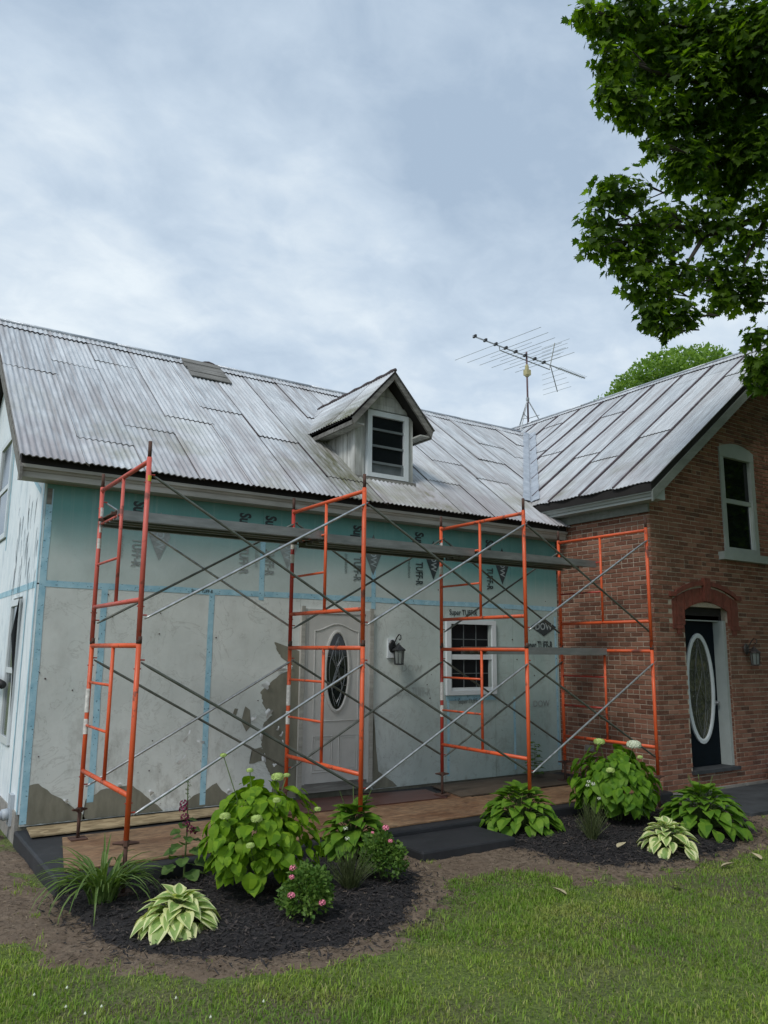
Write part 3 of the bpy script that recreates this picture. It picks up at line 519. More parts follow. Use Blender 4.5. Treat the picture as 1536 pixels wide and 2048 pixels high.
# roof deck and sheets
c_ = math.hypot(1, SM); Vm = Vector((0, 1/c_, SM/c_)); Nm = Vector((0, -SM/c_, 1/c_)); Om = Vector((0, EV_Y, EV_Z)); Lm = (RG_Y-EV_Y)*c_
deck = MB(); T = .10
def dq(y, dz): return mroof(y)-dz
deck.prism([(EV_Y+.09, dq(EV_Y+.09, .02)), (RG_Y, dq(RG_Y, .02)), (RG_Y, dq(RG_Y, .02+T)), (EV_Y+.09, dq(EV_Y+.09, .02+T))], 'x', XR+.02, 7.50)
deck.add([(7.50, .5, dq(.5, .02)), (x_valley(RG_Y)+.2, RG_Y, dq(RG_Y, .02)), (7.5, RG_Y, dq(RG_Y, .02))], [(0, 1, 2)])
deck.prism([(RG_Y, RG_Z-.02), (6.9, RG_Z-.02-SM*(6.9-RG_Y)), (6.9, RG_Z-.12-SM*(6.9-RG_Y)), (RG_Y, RG_Z-.12)], 'x', XR+.02, 10.6)
roof = ob('roof', deck, M_deck, HOUSE)
JO = {0: [1.77], 1: [.17, 2.2], 2: [.64, 2.5], 3: [1.09], 4: [1.57], 5: [.95, 2.1], 6: [.1, 2.45], 7: [1.9], 8: [.9, 2.3], 9: [.45, 2.0], 10: [1.15, 2.6], 11: [.75, 2.1], 12: [1.5], 13: [2.2], 14: [1.9], 15: [2.5], 16: [2.9]}
xb = [XR+.63*i for i in range(18)]
def vlo_main(u): return 0.0 if u < BX else (y_valley(u)-EV_Y)*c_
sid = 0
for i in range(17):
    ys = [EV_Y]+JO[i]+[RG_Y]
    for j in range(len(ys)-1):
        a = (ys[j]-EV_Y)*c_-(.0 if j else .015); b_ = min((ys[j+1]-EV_Y)*c_+.06, Lm); sid += 1; sk_ = random.uniform(-.012, .012)
        mb = corr(Om, (1, 0, 0), Vm, Nm, xb[i]-.012, xb[i+1]+.035, (lambda u, a=a: max(a+sk_*(u % .63), vlo_main(u))), b_, .010+.009*(j % 2), seed=sid, wob=.012 if j == 0 else .006, lap=.006+.016*random.random())
        if mb: ob('roof_sheet', mb, [M_sheet, M_edge if random.random() < .4 else M_edge2], roof)
# back slope: plain sheets
Vb = Vector((0, -1/c_, SM/c_)); Nb = Vector((0, SM/c_, 1/c_)); Ob = Vector((0, 2*RG_Y-EV_Y, EV_Z))
ob('back_roof_sheeting', corr(Ob, (1, 0, 0), Vb, Nb, XR, 10.0, 0, Lm, .012), [M_sheet, M_edge], roof)
# ridge cap in lengths
for i in range(6):
    x0, x1 = XR-.01+i*1.72, XR+.02+(i+1)*1.72; x1 = min(x1, 9.95)
    if i == 1: x1 = 2.42
    if i == 2: x0 = 3.02
    mb = corr(Om, (1, 0, 0), Vm, Nm, x0, x1, lambda u: Lm-.24-.012*math.sin(u*4), Lm, .034, amp=.008, seed=i); ob('ridge_cap', mb, [M_sheet, M_edge], roof)
    ob('ridge_cap', MB().tube([(x0, RG_Y, RG_Z+.035), (x1, RG_Y, RG_Z+.035)], .024, 8), M_alu, roof, True)
hb = MB()
for k in range(4): y0 = 2.62+k*.165; hb.obox(Vector((2.40+.02*(k % 2), y0, mroof(y0)))+Nm*.030, (.66-.03*(k % 2), .0, 0), Vm*.195, Nm*(.018+.004*(k % 2)))
for q, k in enumerate(range(4)):
    y0 = 2.62+k*.165; ob('exposed_board', MB().obox(Vector((2.40+.02*(k % 2), y0, mroof(y0)))+Nm*.036, (.66-.03*(k % 2), 0, 0), Vm*.195, Nm*(.016+.005*(k % 2))), M_oldwood, roof)
mb = MB(); pts = [Vector((2.36+.06*i, 3.1+.03*math.sin(i*1.7), 0)) for i in range(13)]
for p_ in pts: p_.z = mroof(p_.y)+.07+.02*math.sin(p_.x*11)
mb.tube([(p_.x, 3.25+.02*math.sin(i), RG_Z+.02+.035*math.sin(i*.9)) for i, p_ in enumerate(pts) if i > 5], .022, 6); ob('torn_ridge_edge', mb, M_edge, roof)
# valley flashing
va = Vector((7.24, y_valley(7.24)-.04, 0)); vb = Vector((x_valley(RG_Y)-.05, RG_Y-.05, 0)); mb = MB(); k = 26; rows = []
for i in range(k+1):
    t = i/k; x = va.x+(vb.x-va.x)*t; y = y_valley(x); z = wroof(x)
    wv = .15+.008*math.sin(i*1.9); cc = .045+.006*math.sin(i*2.7)
    L1 = (x-wv*1.0, y+.0, 0); R1 = (x, y-wv*1.0, 0)   # away from the valley on either plane
    rows.append([(x-wv*.95, y+wv*.25, mroof(y+wv*.25)+.045), (x-.03, y+.005, z+cc+.012), (x+.0, y-.0, z+cc-.012), (x+.02, y-.03, z+cc+.012), (x+wv*.25, y-wv*.95, wroof(x+wv*.25)+.045)])
for i in range(k):
    for j in range(4): mb.add([rows[i][j], rows[i][j+1], rows[i+1][j+1], rows[i+1][j]], [(0, 1, 2, 3)])
ob('valley_flashing', mb, M_alu, roof, True)
# cornice of the eave
cor = MB(); prof = [(-.29, 3.80), (-.29, 3.765), (-.272, 3.765), (-.26, 3.735), (-.25, 3.735), (-.25, 3.67), (-.03, 3.67), (-.03, 3.83)]
cor.prism(prof, 'x', -.30, 7.50); ob('cornice', cor, M_trim, HOUSE)
def rake(x0, x1, y0, y1, h, off, mt, nm):
    ob(nm, MB().prism([(y0, mroof(y0)-off), (y1, mroof(y1)-off), (y1, mroof(y1)-off-h), (y0, mroof(y0)-off-h)], 'x', x0, x1), mt, HOUSE)
rake(XR+.005, XR+.03, EV_Y+.03, RG_Y, .14, .115, M_oldwood, 'rake_board')
ob('rake_soffit', MB().prism([(.0, mroof(0)-.16), (RG_Y, mroof(RG_Y)-.16), (RG_Y, mroof(RG_Y)-.19), (.0, mroof(0)-.19)], 'x', XR+.032, XE-.004), M_deck, HOUSE)
# dormer
DX0, DX1, DY = 4.0, 4.92, .28; DC = 4.45; DZ = 5.86; DS = 1.10; DH = .68; DFY = .02
def droof(x): return DZ-DS*abs(x-DC)
dw = MB(); dw.prism([(DX0, 4.2), (DX1, 4.2), (DX1, droof(DX1)-.05), (DC, DZ-.09), (DX0, droof(DX0)-.05)], 'y', DY, DY+.06)
dwall = ob('dormer_wall', dw, M_oldwoodv, HOUSE)
for xa, xb_ in ((DX0, DX0+.05), (DX1-.05, DX1)): ob('side_board', MB().prism([(DY+.06, 4.2), (DY+.06, 5.24), (1.52, 5.24), (.3, mroof(.3)-.1)], 'x', xa, xb_), M_oldwoodv, dwall)
for k in range(7): y0 = DY+.07+k*.17; ob('side_plank', MB().prism([(y0, max(mroof(y0), 4.3)), (y0+.162, mroof(y0+.162)), (y0+.162, 5.26), (y0, 5.26)], 'x', DX0-.014-.003*(k % 2), DX0-.001), M_oldwoodv, dwall)
for x0, x1 in ((DX0-.02, DX0+.10), (DX1-.085, DX1+.015)): ob('corner_board', MB().box(x0, x1, DY-.026, DY-.001, mroof(DY)-.05, droof(x0+.05)-.07), M_oldwoodv, dwall)
ob('corner_board', MB().box(DX0-.045, DX0-.018, DY-.024, DY+.07, mroof(DY)+.02, 5.2), M_oldwoodv, dwall)
ob('gable_board', MB().prism([(DX0+.10, 5.34), (DX1-.085, 5.34), (DX1-.085, 5.42), (DX0+.10, 5.42)], 'y', DY-.024, DY-.001), M_oldwoodv, dwall)
ob('sill_board', MB().box(DX0-.04, DX1+.04, DY-.07, DY-.001, 4.27, 4.335), M_oldwood, dwall)
gx = MB()
for k in range(3):
    z0 = 5.425+k*.13; h0 = (DZ-.13-z0)/DS; h1 = max((DZ-.13-z0-.125)/DS, .01); ob('gable_plank', MB().prism([(DC-h0, z0), (DC+h0, z0), (DC+h1, z0+.125), (DC-h1, z0+.125)], 'y', DY-.016-.003*(k % 2), DY-.001), M_oldwoodv, dwall)
# dormer roof
dd = math.hypot(1, DS); yend = (DZ-EV_Z)/SM+EV_Y
drf = MB()
for s in (-1, 1):
    xe = DC+s*DH; drf.prism([(DC, DZ-.02), (xe, droof(xe)-.02), (xe, droof(xe)-.07), (DC, DZ-.07)], 'y', DFY+.03, 1.45)
drfo = ob('dormer_roof', drf, M_deck, HOUSE)
for s in (-1, 1):
    Us = Vector((0, 1, 0)); Vs = Vector((-s/dd, 0, DS/dd)); Ns = Vector((s*DS/dd, 0, 1/dd)); O_ = Vector((DC+s*(DH+.02), DFY-.015, droof(DC+DH)-.02)); Ls = (DH+.02)*dd
    def ylim(v, s=s): return (O_.z+v*DS/dd-EV_Z)/SM+EV_Y+.05-O_.y
    cuts = (0, .62, 1.25, 1.9, 2.5)
    for k in range(4):
        def lo_(u): return max(0.0, ((u-.03+O_.y-EV_Y)*SM+EV_Z-O_.z)*dd/DS)
        mb = corr(O_, Us, Vs, Ns, cuts[k], cuts[k+1]+.03, lo_, Ls, .012+.006*(k % 2), amp=.007, wob=.02, seed=40+k)
        if mb: ob('roof_sheet', mb, [M_sheet, M_edge], drfo)
    ob('rake_board', MB().prism([(DC, DZ-.03), (DC+s*DH, droof(DC+DH)-.03), (DC+s*(DH-.03), droof(DC+DH)-.12), (DC, DZ-.12)], 'y', DFY-.005, DFY+.028), M_oldwood, drfo)
    ob('eave_fascia', MB().box(DC+s*DH-.03 if s > 0 else DC-DH, DC+DH if s > 0 else DC-DH+.03, DFY+.03, 1.32, droof(DC+DH)-.13, droof(DC+DH)-.03), M_oldwood, drfo)
    ob('soffit', MB().box(*sorted((DC+s*(DH-.032), DC+s*.475)), DFY+.03, 1.3, droof(DC+DH)-.11, droof(DC+DH)-.09), M_oldwoodv, drfo)
ob('ridge_roll', MB().tube([(DC, DFY-.02+.09*i, DZ+.02+.008*math.sin(i*1.7)) for i in range(26)], .028, 7), M_edge, drfo, True)
dwin = empty('dormer_window', (DC, DY, 4.36), HOUSE); x0, x1, z0, z1 = 4.135, 4.835, 4.345, 5.305; fr = MB(); t = .075
for a in ((x0, x0+t, z0, z1), (x1-t, x1, z0, z1), (x0+t, x1-t, z0, z0+.06), (x0+t, x1-t, z1-t, z1)): fr.box(a[0], a[1], DY-.065, DY-.002, a[2], a[3])
ob('frame', fr, M_white, dwin); xi0, xi1, zi0, zi1 = x0+t, x1-t, z0+.06, z1-t
for z_ in (4.56, 4.80, 5.04): ob('sash_rail', MB().box(xi0, xi1, DY-.045, DY-.014, z_-.016, z_+.016), M_rail, dwin)
ob('pane', MB().box(xi0, xi1, DY-.02, DY-.012, 4.578, zi1), M_screen, dwin); ob('lower_screen', MB().box(xi0, xi1, DY-.02, DY-.012, zi0, 4.56), M_blind, dwin); ob('side_track', MB().box(xi1-.03, xi1, DY-.05, DY-.012, zi0, 4.545), M_rail, dwin)
# front door
dr = empty('door', (3.55, -.02, .34), HOUSE); sx0, sx1, sz0, sz1 = 3.13, 3.97, .375, 2.41
slab = ob('door_slab', MB().box(sx0, sx1, -.045, -.002, sz0, sz1), M_door, dr)
def ring(cx, cz, a, b, wd_, y0, y1, n=40, mi=0):
    mb = MB(); vs = []
    for j in range(n):
        t = 2*math.pi*j/n; cs, sn = math.cos(t), math.sin(t)
        for (ra, yy) in ((0, y1), (0, y0), (.35, y0-.006), (1, y0), (1, y1)): vs.append((cx+(a+wd_*ra)*cs, yy, cz+(b+wd_*ra)*sn))
    for j in range(n):
        for i in range(4): mb.add([vs[j*5+i], vs[j*5+i+1], vs[((j+1) % n)*5+i+1], vs[((j+1) % n)*5+i]], [(0, 1, 2, 3)])
    return mb
def disc(cx, cz, a, b, y, n=40): return MB().add([(cx+a*math.cos(2*math.pi*j/n), y, cz+b*math.sin(2*math.pi*j/n)) for j in range(n)], [tuple(range(n))])
OX, OZ = 3.555, 1.705
ob('oval_frame', ring(OX, OZ, .155, .47, .04, -.062, -.044), M_door, dr, True); ob('oval_glass', disc(OX, OZ, .158, .473, -.050), M_glass, dr)
came = MB()
def arcs(f, n=18): came.tube([(OX+x, -.053, OZ+z) for x, z in (f(i/n) for i in range(n+1))], .0035, 5)
for s in (-1, 1):
    arcs(lambda t: (s*.115*math.sin(math.pi*t), -.40+.8*t)); arcs(lambda t: (s*(.02+.05*math.sin(2*math.pi*t)), -.43+.86*t)); arcs(lambda t: (s*.07*math.sin(math.pi*t), .05+.33*t)); arcs(lambda t: (s*.07*math.sin(math.pi*t), -.38+.33*t)); arcs(lambda t: (s*.15*t, .18*math.sin(t*2))); arcs(lambda t: (s*.15*t, -.18*math.sin(t*2)))
ob('leaded_pattern', came, M_came, dr)
def mould(x0, x1, z0, z1, w=.018, arch=0.0, y=-.046):
    mb = MB(); pts = [(x0, z0), (x1, z0), (x1, z1)]
    if arch: pts += [(x1+(x0-x1)*t, z1+arch*(.5-.5*math.cos(2*math.pi*t))) for t in [i/12 for i in range(1, 12)]]
    pts += [(x0, z1)]; mb.tube([(a, y, b_) for a, b_ in pts+[pts[0]]], w/2, 5); return mb
for a in ((3.23, 3.87, 1.10, 2.20, .018, .09), (3.23, 3.50, .50, .92), (3.60, 3.87, .50, .92), (3.26, 3.47, .53, .89, .01), (3.63, 3.84, .53, .89, .01)): ob('raised_panel', mould(*a), M_door, dr)
ob('door_frame', MB().box(3.03, 3.125, -.055, -.003, .33, 2.47).box(3.975, 4.085, -.055, -.003, .33, 2.47).box(3.125, 3.975, -.055, -.003, 2.415, 2.47), M_door, HOUSE)
ob('door_casing', MB().box(4.03, 4.085, -.075, -.056, .33, 2.50).box(3.03, 3.08, -.075, -.056, .33, 2.50), M_trim, HOUSE)
ob('threshold', MB().box(3.02, 4.10, -.11, -.003, .28, .33).box(3.08, 4.0, -.07, -.003, .33, .37), M_oldwood, HOUSE)
ob('door_knob', MB().lathe((0, 0, 0), [(0, .05), (.02, .045), (.028, .03), (.02, .012), (.012, 0)], 12), M_came, dr, True, Matrix.Translation((3.91, -.045, 1.28)) @ Matrix.Rotation(R(90), 4, 'X'))
# front window
wn = empty('window', (5.75, -.02, 1.36), HOUSE); x0, x1, z0, z1 = 5.295, 6.2, 1.365, 2.40; t = .075; fr = MB()
for a in ((x0, x0+t, z0, z1), (x1-t, x1, z0, z1), (x0+t, x1-t, z0, z0+.06), (x0+t, x1-t, z1-.06, z1)): fr.box(a[0], a[1], -.065, -.002, a[2], a[3])
ob('frame', fr, M_white, wn); xi0, xi1 = x0+t, x1-t; zm = 1.885
ob('sash_rail', MB().box(xi0, xi1, -.05, -.012, zm-.035, zm+.035), M_white, wn); ob('sash_rail', MB().box(xi0, xi1, -.045, -.012, z0+.061, z0+.10), M_white, wn); ob('sash_stile', MB().box(xi1-.045, xi1, -.04, -.012, z0+.101, z1-.061), M_sash, wn); ob('sash_stile', MB().box(xi0, xi0+.03, -.04, -.012, z0+.101, z1-.061), M_sash, wn)
for a, b_ in ((z0+.10, zm-.035), (zm+.035, z1-.06)):
    ob('pane', MB().box(xi0+.03, xi1-.045, -.018, -.012, a, b_), M_screen, wn)
    for k in (1, 2): xm = xi0+.03+(xi1-xi0-.075)*k/3; ob('muntin', MB().box(xm-.007, xm+.007, -.024, -.0181, a, b_), M_blind, wn)
    zc = (a+b_)/2; ob('muntin', MB().box(xi0+.03, xi1-.045, -.0225, -.0181, zc-.006, zc+.006), M_blind, wn)

# ------------------------------------------------------------------ BRICK HOUSE
BR = tag(empty('brick_house', (10.9, 1.0, G)), 'old red brick gable house with segmental arched doorway and metal roof', 'house')
def rl(x): return (WE_Z+SW*(min(x, 2*WR_X-x)-WE_X))-.13
XB2 = 2*WR_X-BX; TH = .24
side = ob('side_wall', MB().prism([(BY+TH, 0), (8.0, 0), (8.0, rl(BX+.1)), (BY+TH, rl(BX+.1))], 'x', BX, BX+TH), M_mortar, BR)
fwm = MB()
def fp(pl): fwm.prism(pl, 'y', BY, BY+TH)
fp([(BX, 0), (8.17, 0), (8.17, rl(8.17)), (BX, rl(BX))]); fp([(8.17, 2.62), (9.2, 2.62), (9.2, rl(9.2)), (8.17, rl(8.17))]); fp([(8.17, 0), (9.2, 0), (9.2, .33), (8.17, .33)])
fp([(9.2, 0), (9.27, 0), (9.27, rl(9.27)), (9.2, rl(9.2))]); fp([(9.27, 0), (10.1, 0), (10.1, 3.5), (9.27, 3.5)]); fp([(9.27, 5.12), (10.1, 5.12), (10.1, rl(10.1)), (9.27, rl(9.27))])
fp([(10.1, 0), (WR_X, 0), (WR_X, rl(WR_X)), (10.1, rl(10.1))]); fp([(WR_X, 0), (XB2, 0), (XB2, rl(XB2)), (WR_X, rl(WR_X))])
frontb = ob('front_wall', fwm, M_mortar, BR)
ob('far_wall', MB().box(XB2-TH, XB2, BY+TH, 8.0, 0, rl(XB2-.1)), M_brick, BR); ob('rear_wall', MB().box(BX, XB2, 8.0, 8.2, 0, 4.0), M_brick, BR)
CH, BL, JT = .065, .207, .011
bricks = []                                      # (wall, centre, half sizes)
for c_i in range(int(4.1/CH)):                   # side wall
    z = .10+c_i*CH; off = (c_i % 2)*(BL/2); hdr = c_i % 7 == 6; L = BL/2 if hdr else BL; y = BY-.002-(off if not hdr else 0)
    while y < .05:
        a, b_ = max(y, BY-.004), min(y+L-JT, .05)
        if b_-a > .03: bricks.append(('s', (BX+.008, (a+b_)/2, z+CH/2), (b_-a)/2))
        y += L
def blocked(x, z):
    if 8.17 < x < 9.2 and .36 < z < 2.6: return True
    if 7.90 < x < 9.47 and z > 2.33 and z < 3.0:
        zz_ = 2.99-.23*((x-8.69)/.78)**2
        return z < zz_ and not (z < 2.36)
    if 9.24 < x < 10.13 and 3.44 < z < 5.2: return True
    return False
for c_i in range(int(7.0/CH)):
    z = .10+c_i*CH; off = (c_i % 2)*(BL/2); hdr = c_i % 7 == 6; L = BL/2 if hdr else BL; x = BX+.006-(off if not hdr else 0)
    while x < 12.2:
        a, b_ = max(x, BX+.006), x+L-JT; zc_ = z+CH/2
        for e0, e1, q0, q1 in ((8.17, 9.2, .36, 2.6), (9.24, 10.13, 3.44, 5.1)):
            if q0 < zc_ < q1:
                if a < e0 < b_: b_ = e0-.001
                elif a < e1 < b_: a = e1+.001
        xm = (a+b_)/2; zt = z+CH
        if b_-a > .03 and zt < rl(xm)-.04 and not blocked(xm, z+CH/2): bricks.append(('f', (xm, BY+.008, z+CH/2), (b_-a)/2))
        x += L
def brick_score(bk):
    w_, c, h = bk; v_ = Vector(c)-CAM; d = v_.length; nrm = Vector((-1, 0, 0)) if w_ == 's' else Vector((0, -1, 0)); vis = 1.0
    if w_ == 's' and (c[1] > -.1 or c[2] < .35 or c[2] > 3.85): vis = .2
    return vis*h*abs(v_.normalized().dot(nrm))/d**2
order = sorted(range(len(bricks)), key=lambda i: -brick_score(bricks[i])); big = set(order[:300])
def brick_local(h, j):                           # front face looks along -Y; slightly rounded edges
    z_ = (CH-JT)/2; t = .014; e_ = .004; rs = random.Random(j); q = lambda: rs.uniform(-.0022, .0022)
    vs = [(-h, t, -z_), (h, t, -z_), (h, t, z_), (-h, t, z_), (-h+q(), -t+e_, -z_+q()), (h+q(), -t+e_, -z_+q()), (h+q(), -t+e_, z_+q()), (-h+q(), -t+e_, z_+q()), (-h+e_, -t+q(), -z_+e_), (h-e_, -t+q(), -z_+e_), (h-e_, -t+q(), z_-e_), (-h+e_, -t+q(), z_-e_)]
    return vs, [(0, 1, 5, 4), (1, 2, 6, 5), (2, 3, 7, 6), (3, 0, 4, 7), (4, 5, 9, 8), (5, 6, 10, 9), (6, 7, 11, 10), (7, 4, 8, 11), (8, 9, 10, 11)]
bcache = {}
Rside = Matrix(((0, 1, 0, 0), (-1, 0, 0, 0), (0, 0, 1, 0), (0, 0, 0, 1)))   # -Y -> -X
rest = {'s': MB(), 'f': MB()}
for i, (w_, c, h) in enumerate(bricks):
    jit = Matrix.Translation((random.uniform(-.001, .001), random.uniform(-.004, .0005), random.uniform(-.0015, .0015)))
    M_ = Matrix.Translation(c) @ ((Rside @ jit) if w_ == 's' else jit)
    if i in big:
        key = (round(h, 3), random.randrange(3))
        if key not in bcache: vs, fs = brick_local(*key); me = MB().add(vs, fs).mesh('brick'); setmats(me, M_brick); bcache[key] = me
        ob('brick', bcache[key], None, side if w_ == 's' else frontb, M=M_)
    else:
        vs, fs = brick_local(h, i); rest[w_].add([M_ @ Vector(v_) for v_ in vs], fs)
for w_, p_ in (('s', side), ('f', frontb)):
    if rest[w_].v: tag(ob('smaller_bricks', rest[w_], M_brick, p_), kind='stuff')
ob('foundation', MB().box(BX-.03, BX+.2, BY-.03, .05, 0, .135).box(BX+.2, XB2, BY-.03, BY+.2, 0, .135), M_stone, BR)
ob('mortar_patch', MB().box(BX-.026, BX-.012, -.66, -.5, .56, .64), M_stone, BR)
# arch over the door: voussoirs, hood mould and label stops
AC = 8.69
arch = empty('door_arch', (AC, BY, 2.4), BR)
def az(x): return 2.69-.13*((x-AC)/.52)**2
n_v = 17
for k in range(n_v):
    xa = AC-.78+1.56*k/n_v; xb_ = AC-.78+1.56*(k+1)/n_v-.008
    lo0, lo1 = (az(xa) if abs(xa-AC) < .53 else 2.36), (az(xb_) if abs(xb_-AC) < .53 else 2.36)
    if abs(xa-AC) >= .53 or abs(xb_-AC) >= .53: lo0 = lo1 = 2.36
    top = lambda x: 2.90-.20*((x-AC)/.78)**2
    ob('voussoir', MB().prism([(xa, lo0), (xb_, lo1), (xb_, top(xb_)), (xa, top(xa))], 'y', BY-.014-.005*(k % 2), BY-.001), M_redbrick, arch)
hm = []
for k in range(25): x = AC-.70+1.40*k/24; hm.append((x, 2.93-.16*((x-AC)/.70)**2))
pl = [(AC-.84, 2.745), (AC-.72, 2.745)]+hm+[(AC+.72, 2.745), (AC+.84, 2.745)]
mb = MB()
for a, b_ in zip(pl[:-1], pl[1:]): mb.prism([(a[0], a[1]), (b_[0], b_[1]), (b_[0], b_[1]+.065), (a[0], a[1]+.065)], 'y', BY-.042, BY-.005)
ob('hood_mould', mb, M_redbrick, arch)
for k in range(3): ob('keystone_brick', MB().box(AC-.075+k*.052, AC-.03+k*.052, BY-.052-.004*(k == 1), BY-.006, 2.70, 3.04), M_redbrick, arch)
for s in (-1, 1):
    ob('label_stop', MB().box(*sorted((AC+s*.56, AC+s*.79)), BY-.028, BY-.004, 2.30, 2.355), M_redbrick, arch); ob('label_stop', MB().box(*sorted((AC+s*.60, AC+s*.70)), BY-.02, BY-.004, 2.22, 2.298), M_redbrick, arch)
ob('arch_infill', MB().prism([(8.172, 2.44), (9.198, 2.44), (9.198, 2.615), (8.172, 2.615)], 'y', BY+.10, BY+.2), M_deck, arch)
# jamb bricks of the door opening
for s, xj in ((1, 9.2), (-1, 8.17)):
    for k in range(32): z = .34+k*CH; ob('jamb_brick', MB().box(*sorted((xj-s*.008, xj+s*.01)), BY+.004+(k % 2)*.0, BY+.11, z, z+CH-JT), M_brick, frontb) if z < 2.45 and s > 0 else None
bd = empty('front_door', (8.68, BY+.2, .33), BR); DYB = BY+.20
ob('door_slab', MB().box(8.23, 9.125, DYB, DYB+.04, .385, 2.42), M_bdoor, bd)
OX, OZ = 8.72, 1.47
ob('oval_frame', ring(OX, OZ, .265, .715, .065, DYB-.022, DYB), M_white, bd, True); ob('oval_glass', disc(OX, OZ, .27, .72, DYB-.006), M_ripple, bd)
came = MB()
for s in (-1, 1): came.tube([(OX+s*.12*math.sin(math.pi*i/16), DYB-.010, OZ-.7+1.4*i/16) for i in range(17)], .004, 5); came.tube([(OX+s*(.03+.10*math.sin(2*math.pi*i/16)), DYB-.010, OZ-.66+1.3*i/16) for i in range(17)], .004, 5)
ob('leaded_pattern', came, M_came, bd)
ob('door_knob', MB().lathe((0, 0, 0), [(0, .06), (.022, .055), (.03, .04), (.02, .015), (.035, .008), (.035, 0)], 12), M_came, bd, True, Matrix.Translation((9.07, DYB, 1.25)) @ Matrix.Rotation(R(90), 4, 'X'))
ob('door_frame', MB().box(9.13, 9.19, BY+.03, BY+.23, .385, 2.44).box(8.175, 8.225, BY+.12, BY+.23, .385, 2.44).box(8.225, 9.13, BY+.10, BY+.23, 2.425, 2.5), M_sash, BR)
ob('door_sill', MB().box(8.14, 9.22, BY-.05, BY+.23, .335, .38), M_walk, BR)
# upstairs window
wn = empty('upper_window', (9.69, BY, 3.4), BR); fr = MB()
def atop(x): return 5.20-.10*((x-9.685)/.45)**2
fr.box(9.235, 9.33, BY-.03, BY+.1, 3.46, 4.96).box(10.04, 10.135, BY-.03, BY+.1, 3.46, 4.96)
fr.box(9.33, 10.04, BY-.03, BY+.1, 3.46, 3.55)
xs_ = [9.235+.09*i for i in range(11)]; 
for a, b_ in zip(xs_[:-1], xs_[1:]): fr.prism([(a, 4.96), (b_, 4.96), (b_, atop(b_)), (a, atop(a))], 'y', BY-.034, BY+.1)
ob('frame', fr, M_sash, wn)
ob('sash_rail', MB().box(9.33, 10.04, BY-.005, BY+.05, 4.24, 4.31), M_sash, wn); ob('sash_stile', MB().box(9.99, 10.039, BY+.0, BY+.05, 3.551, 4.239), M_white, wn); ob('sash_stile', MB().box(9.331, 9.365, BY+.0, BY+.05, 3.551, 4.239), M_sash, wn)
ob('pane', MB().box(9.33, 10.04, BY+.03, BY+.04, 4.31, 4.96), M_glass, wn); ob('pane', MB().box(9.365, 9.99, BY+.02, BY+.03, 3.55, 4.24), M_glass, wn)
ob('sill', MB().box(9.08, 10.29, BY-.10, BY+.0, 3.345, 3.46), M_sash, wn)
# wing roof
cw = math.hypot(1, SW); Vw = Vector((1/cw, 0, SW/cw)); Nw = Vector((-SW/cw, 0, 1/cw)); Ow = Vector((WE_X, 0, WE_Z)); Lw = (WR_X-WE_X)*cw
dk = MB(); T = .11
def wz(x, d): return wroof(x)-d
dk.prism([(WE_X+.02, wz(WE_X+.02, .02)), (WR_X, wz(WR_X, .02)), (WR_X, wz(WR_X, .02+T)), (WE_X+.02, wz(WE_X+.02, .02+T))], 'y', WF_Y+.02, .35)
dk.prism([(BX+.3, wz(BX+.3, .02)), (WR_X, wz(WR_X, .02)), (WR_X, wz(WR_X, .02+T)), (BX+.3, wz(BX+.3, .02+T))], 'y', .35, 8.2)
dk.prism([(WR_X, WR_Z-.02), (2*WR_X-WE_X, WE_Z-.02), (2*WR_X-WE_X, WE_Z-.13), (WR_X, WR_Z-.13)], 'y', WF_Y+.02, 8.2)
wroofo = ob('roof', dk, M_deck, BR)
yb = [WF_Y+.63*i for i in range(17)]
JW = {0: [10.05], 1: [8.6, 10.35], 2: [8.15, 10.4], 3: [8.45], 4: [9.9], 5: [8.9, 9.9], 6: [9.15], 7: [10.3], 8: [9.7], 9: [9.6], 10: [10.2], 11: [9.5], 12: [9.9], 13: [10.1], 14: [9.4], 15: [9.9]}
def vlo_wing(y):
    xv = x_valley(y); return 0.0 if y < .06 else (xv-WE_X)*cw if y < RG_Y else ((x_valley(2*RG_Y-y)-WE_X)*cw if y < 6.4 else 0.0)
for i in range(16):
    xs_ = [WE_X]+JW[i]+[WR_X]
    for j in range(len(xs_)-1):
        a = (xs_[j]-WE_X)*cw-(.015 if j == 0 else 0); b_ = min((xs_[j+1]-WE_X)*cw+.06, Lw); sid += 1; tl = random.uniform(-.03, .03)
        mb = corr(Ow, (0, 1, 0), Vw, Nw, yb[i]-.01, yb[i+1]+.02, (lambda u, a=a, tl=tl: max(a+tl*(u-yb[i]), vlo_wing(u))), b_, .012+.010*(j % 2), amp=.0048, pitch=.066, wob=.035 if j == 0 else .012, seed=sid)
        if mb: ob('roof_sheet', mb, [M_sheetw, M_edge2], wroofo)
for i in range(1, 14):
    y = yb[i]; v0 = vlo_wing(y)+(.0 if y < .1 else .05); v1 = Lw-.2
    if v1-v0 < .3: continue
    mb = MB(); k = 8; pts = [Ow+Vector((0, y+.006*math.sin(j*1.3+i), 0))+Vw*(v0+(v1-v0)*j/k) for j in range(k+1)]
    for a, b_ in zip(pts[:-1], pts[1:]): mb.obox(a+Nw*.012-Vector((0, .014, 0)), b_-a, (0, .028, 0), Nw*.024)
    ob('seam_strip', mb, M_seam, wroofo)
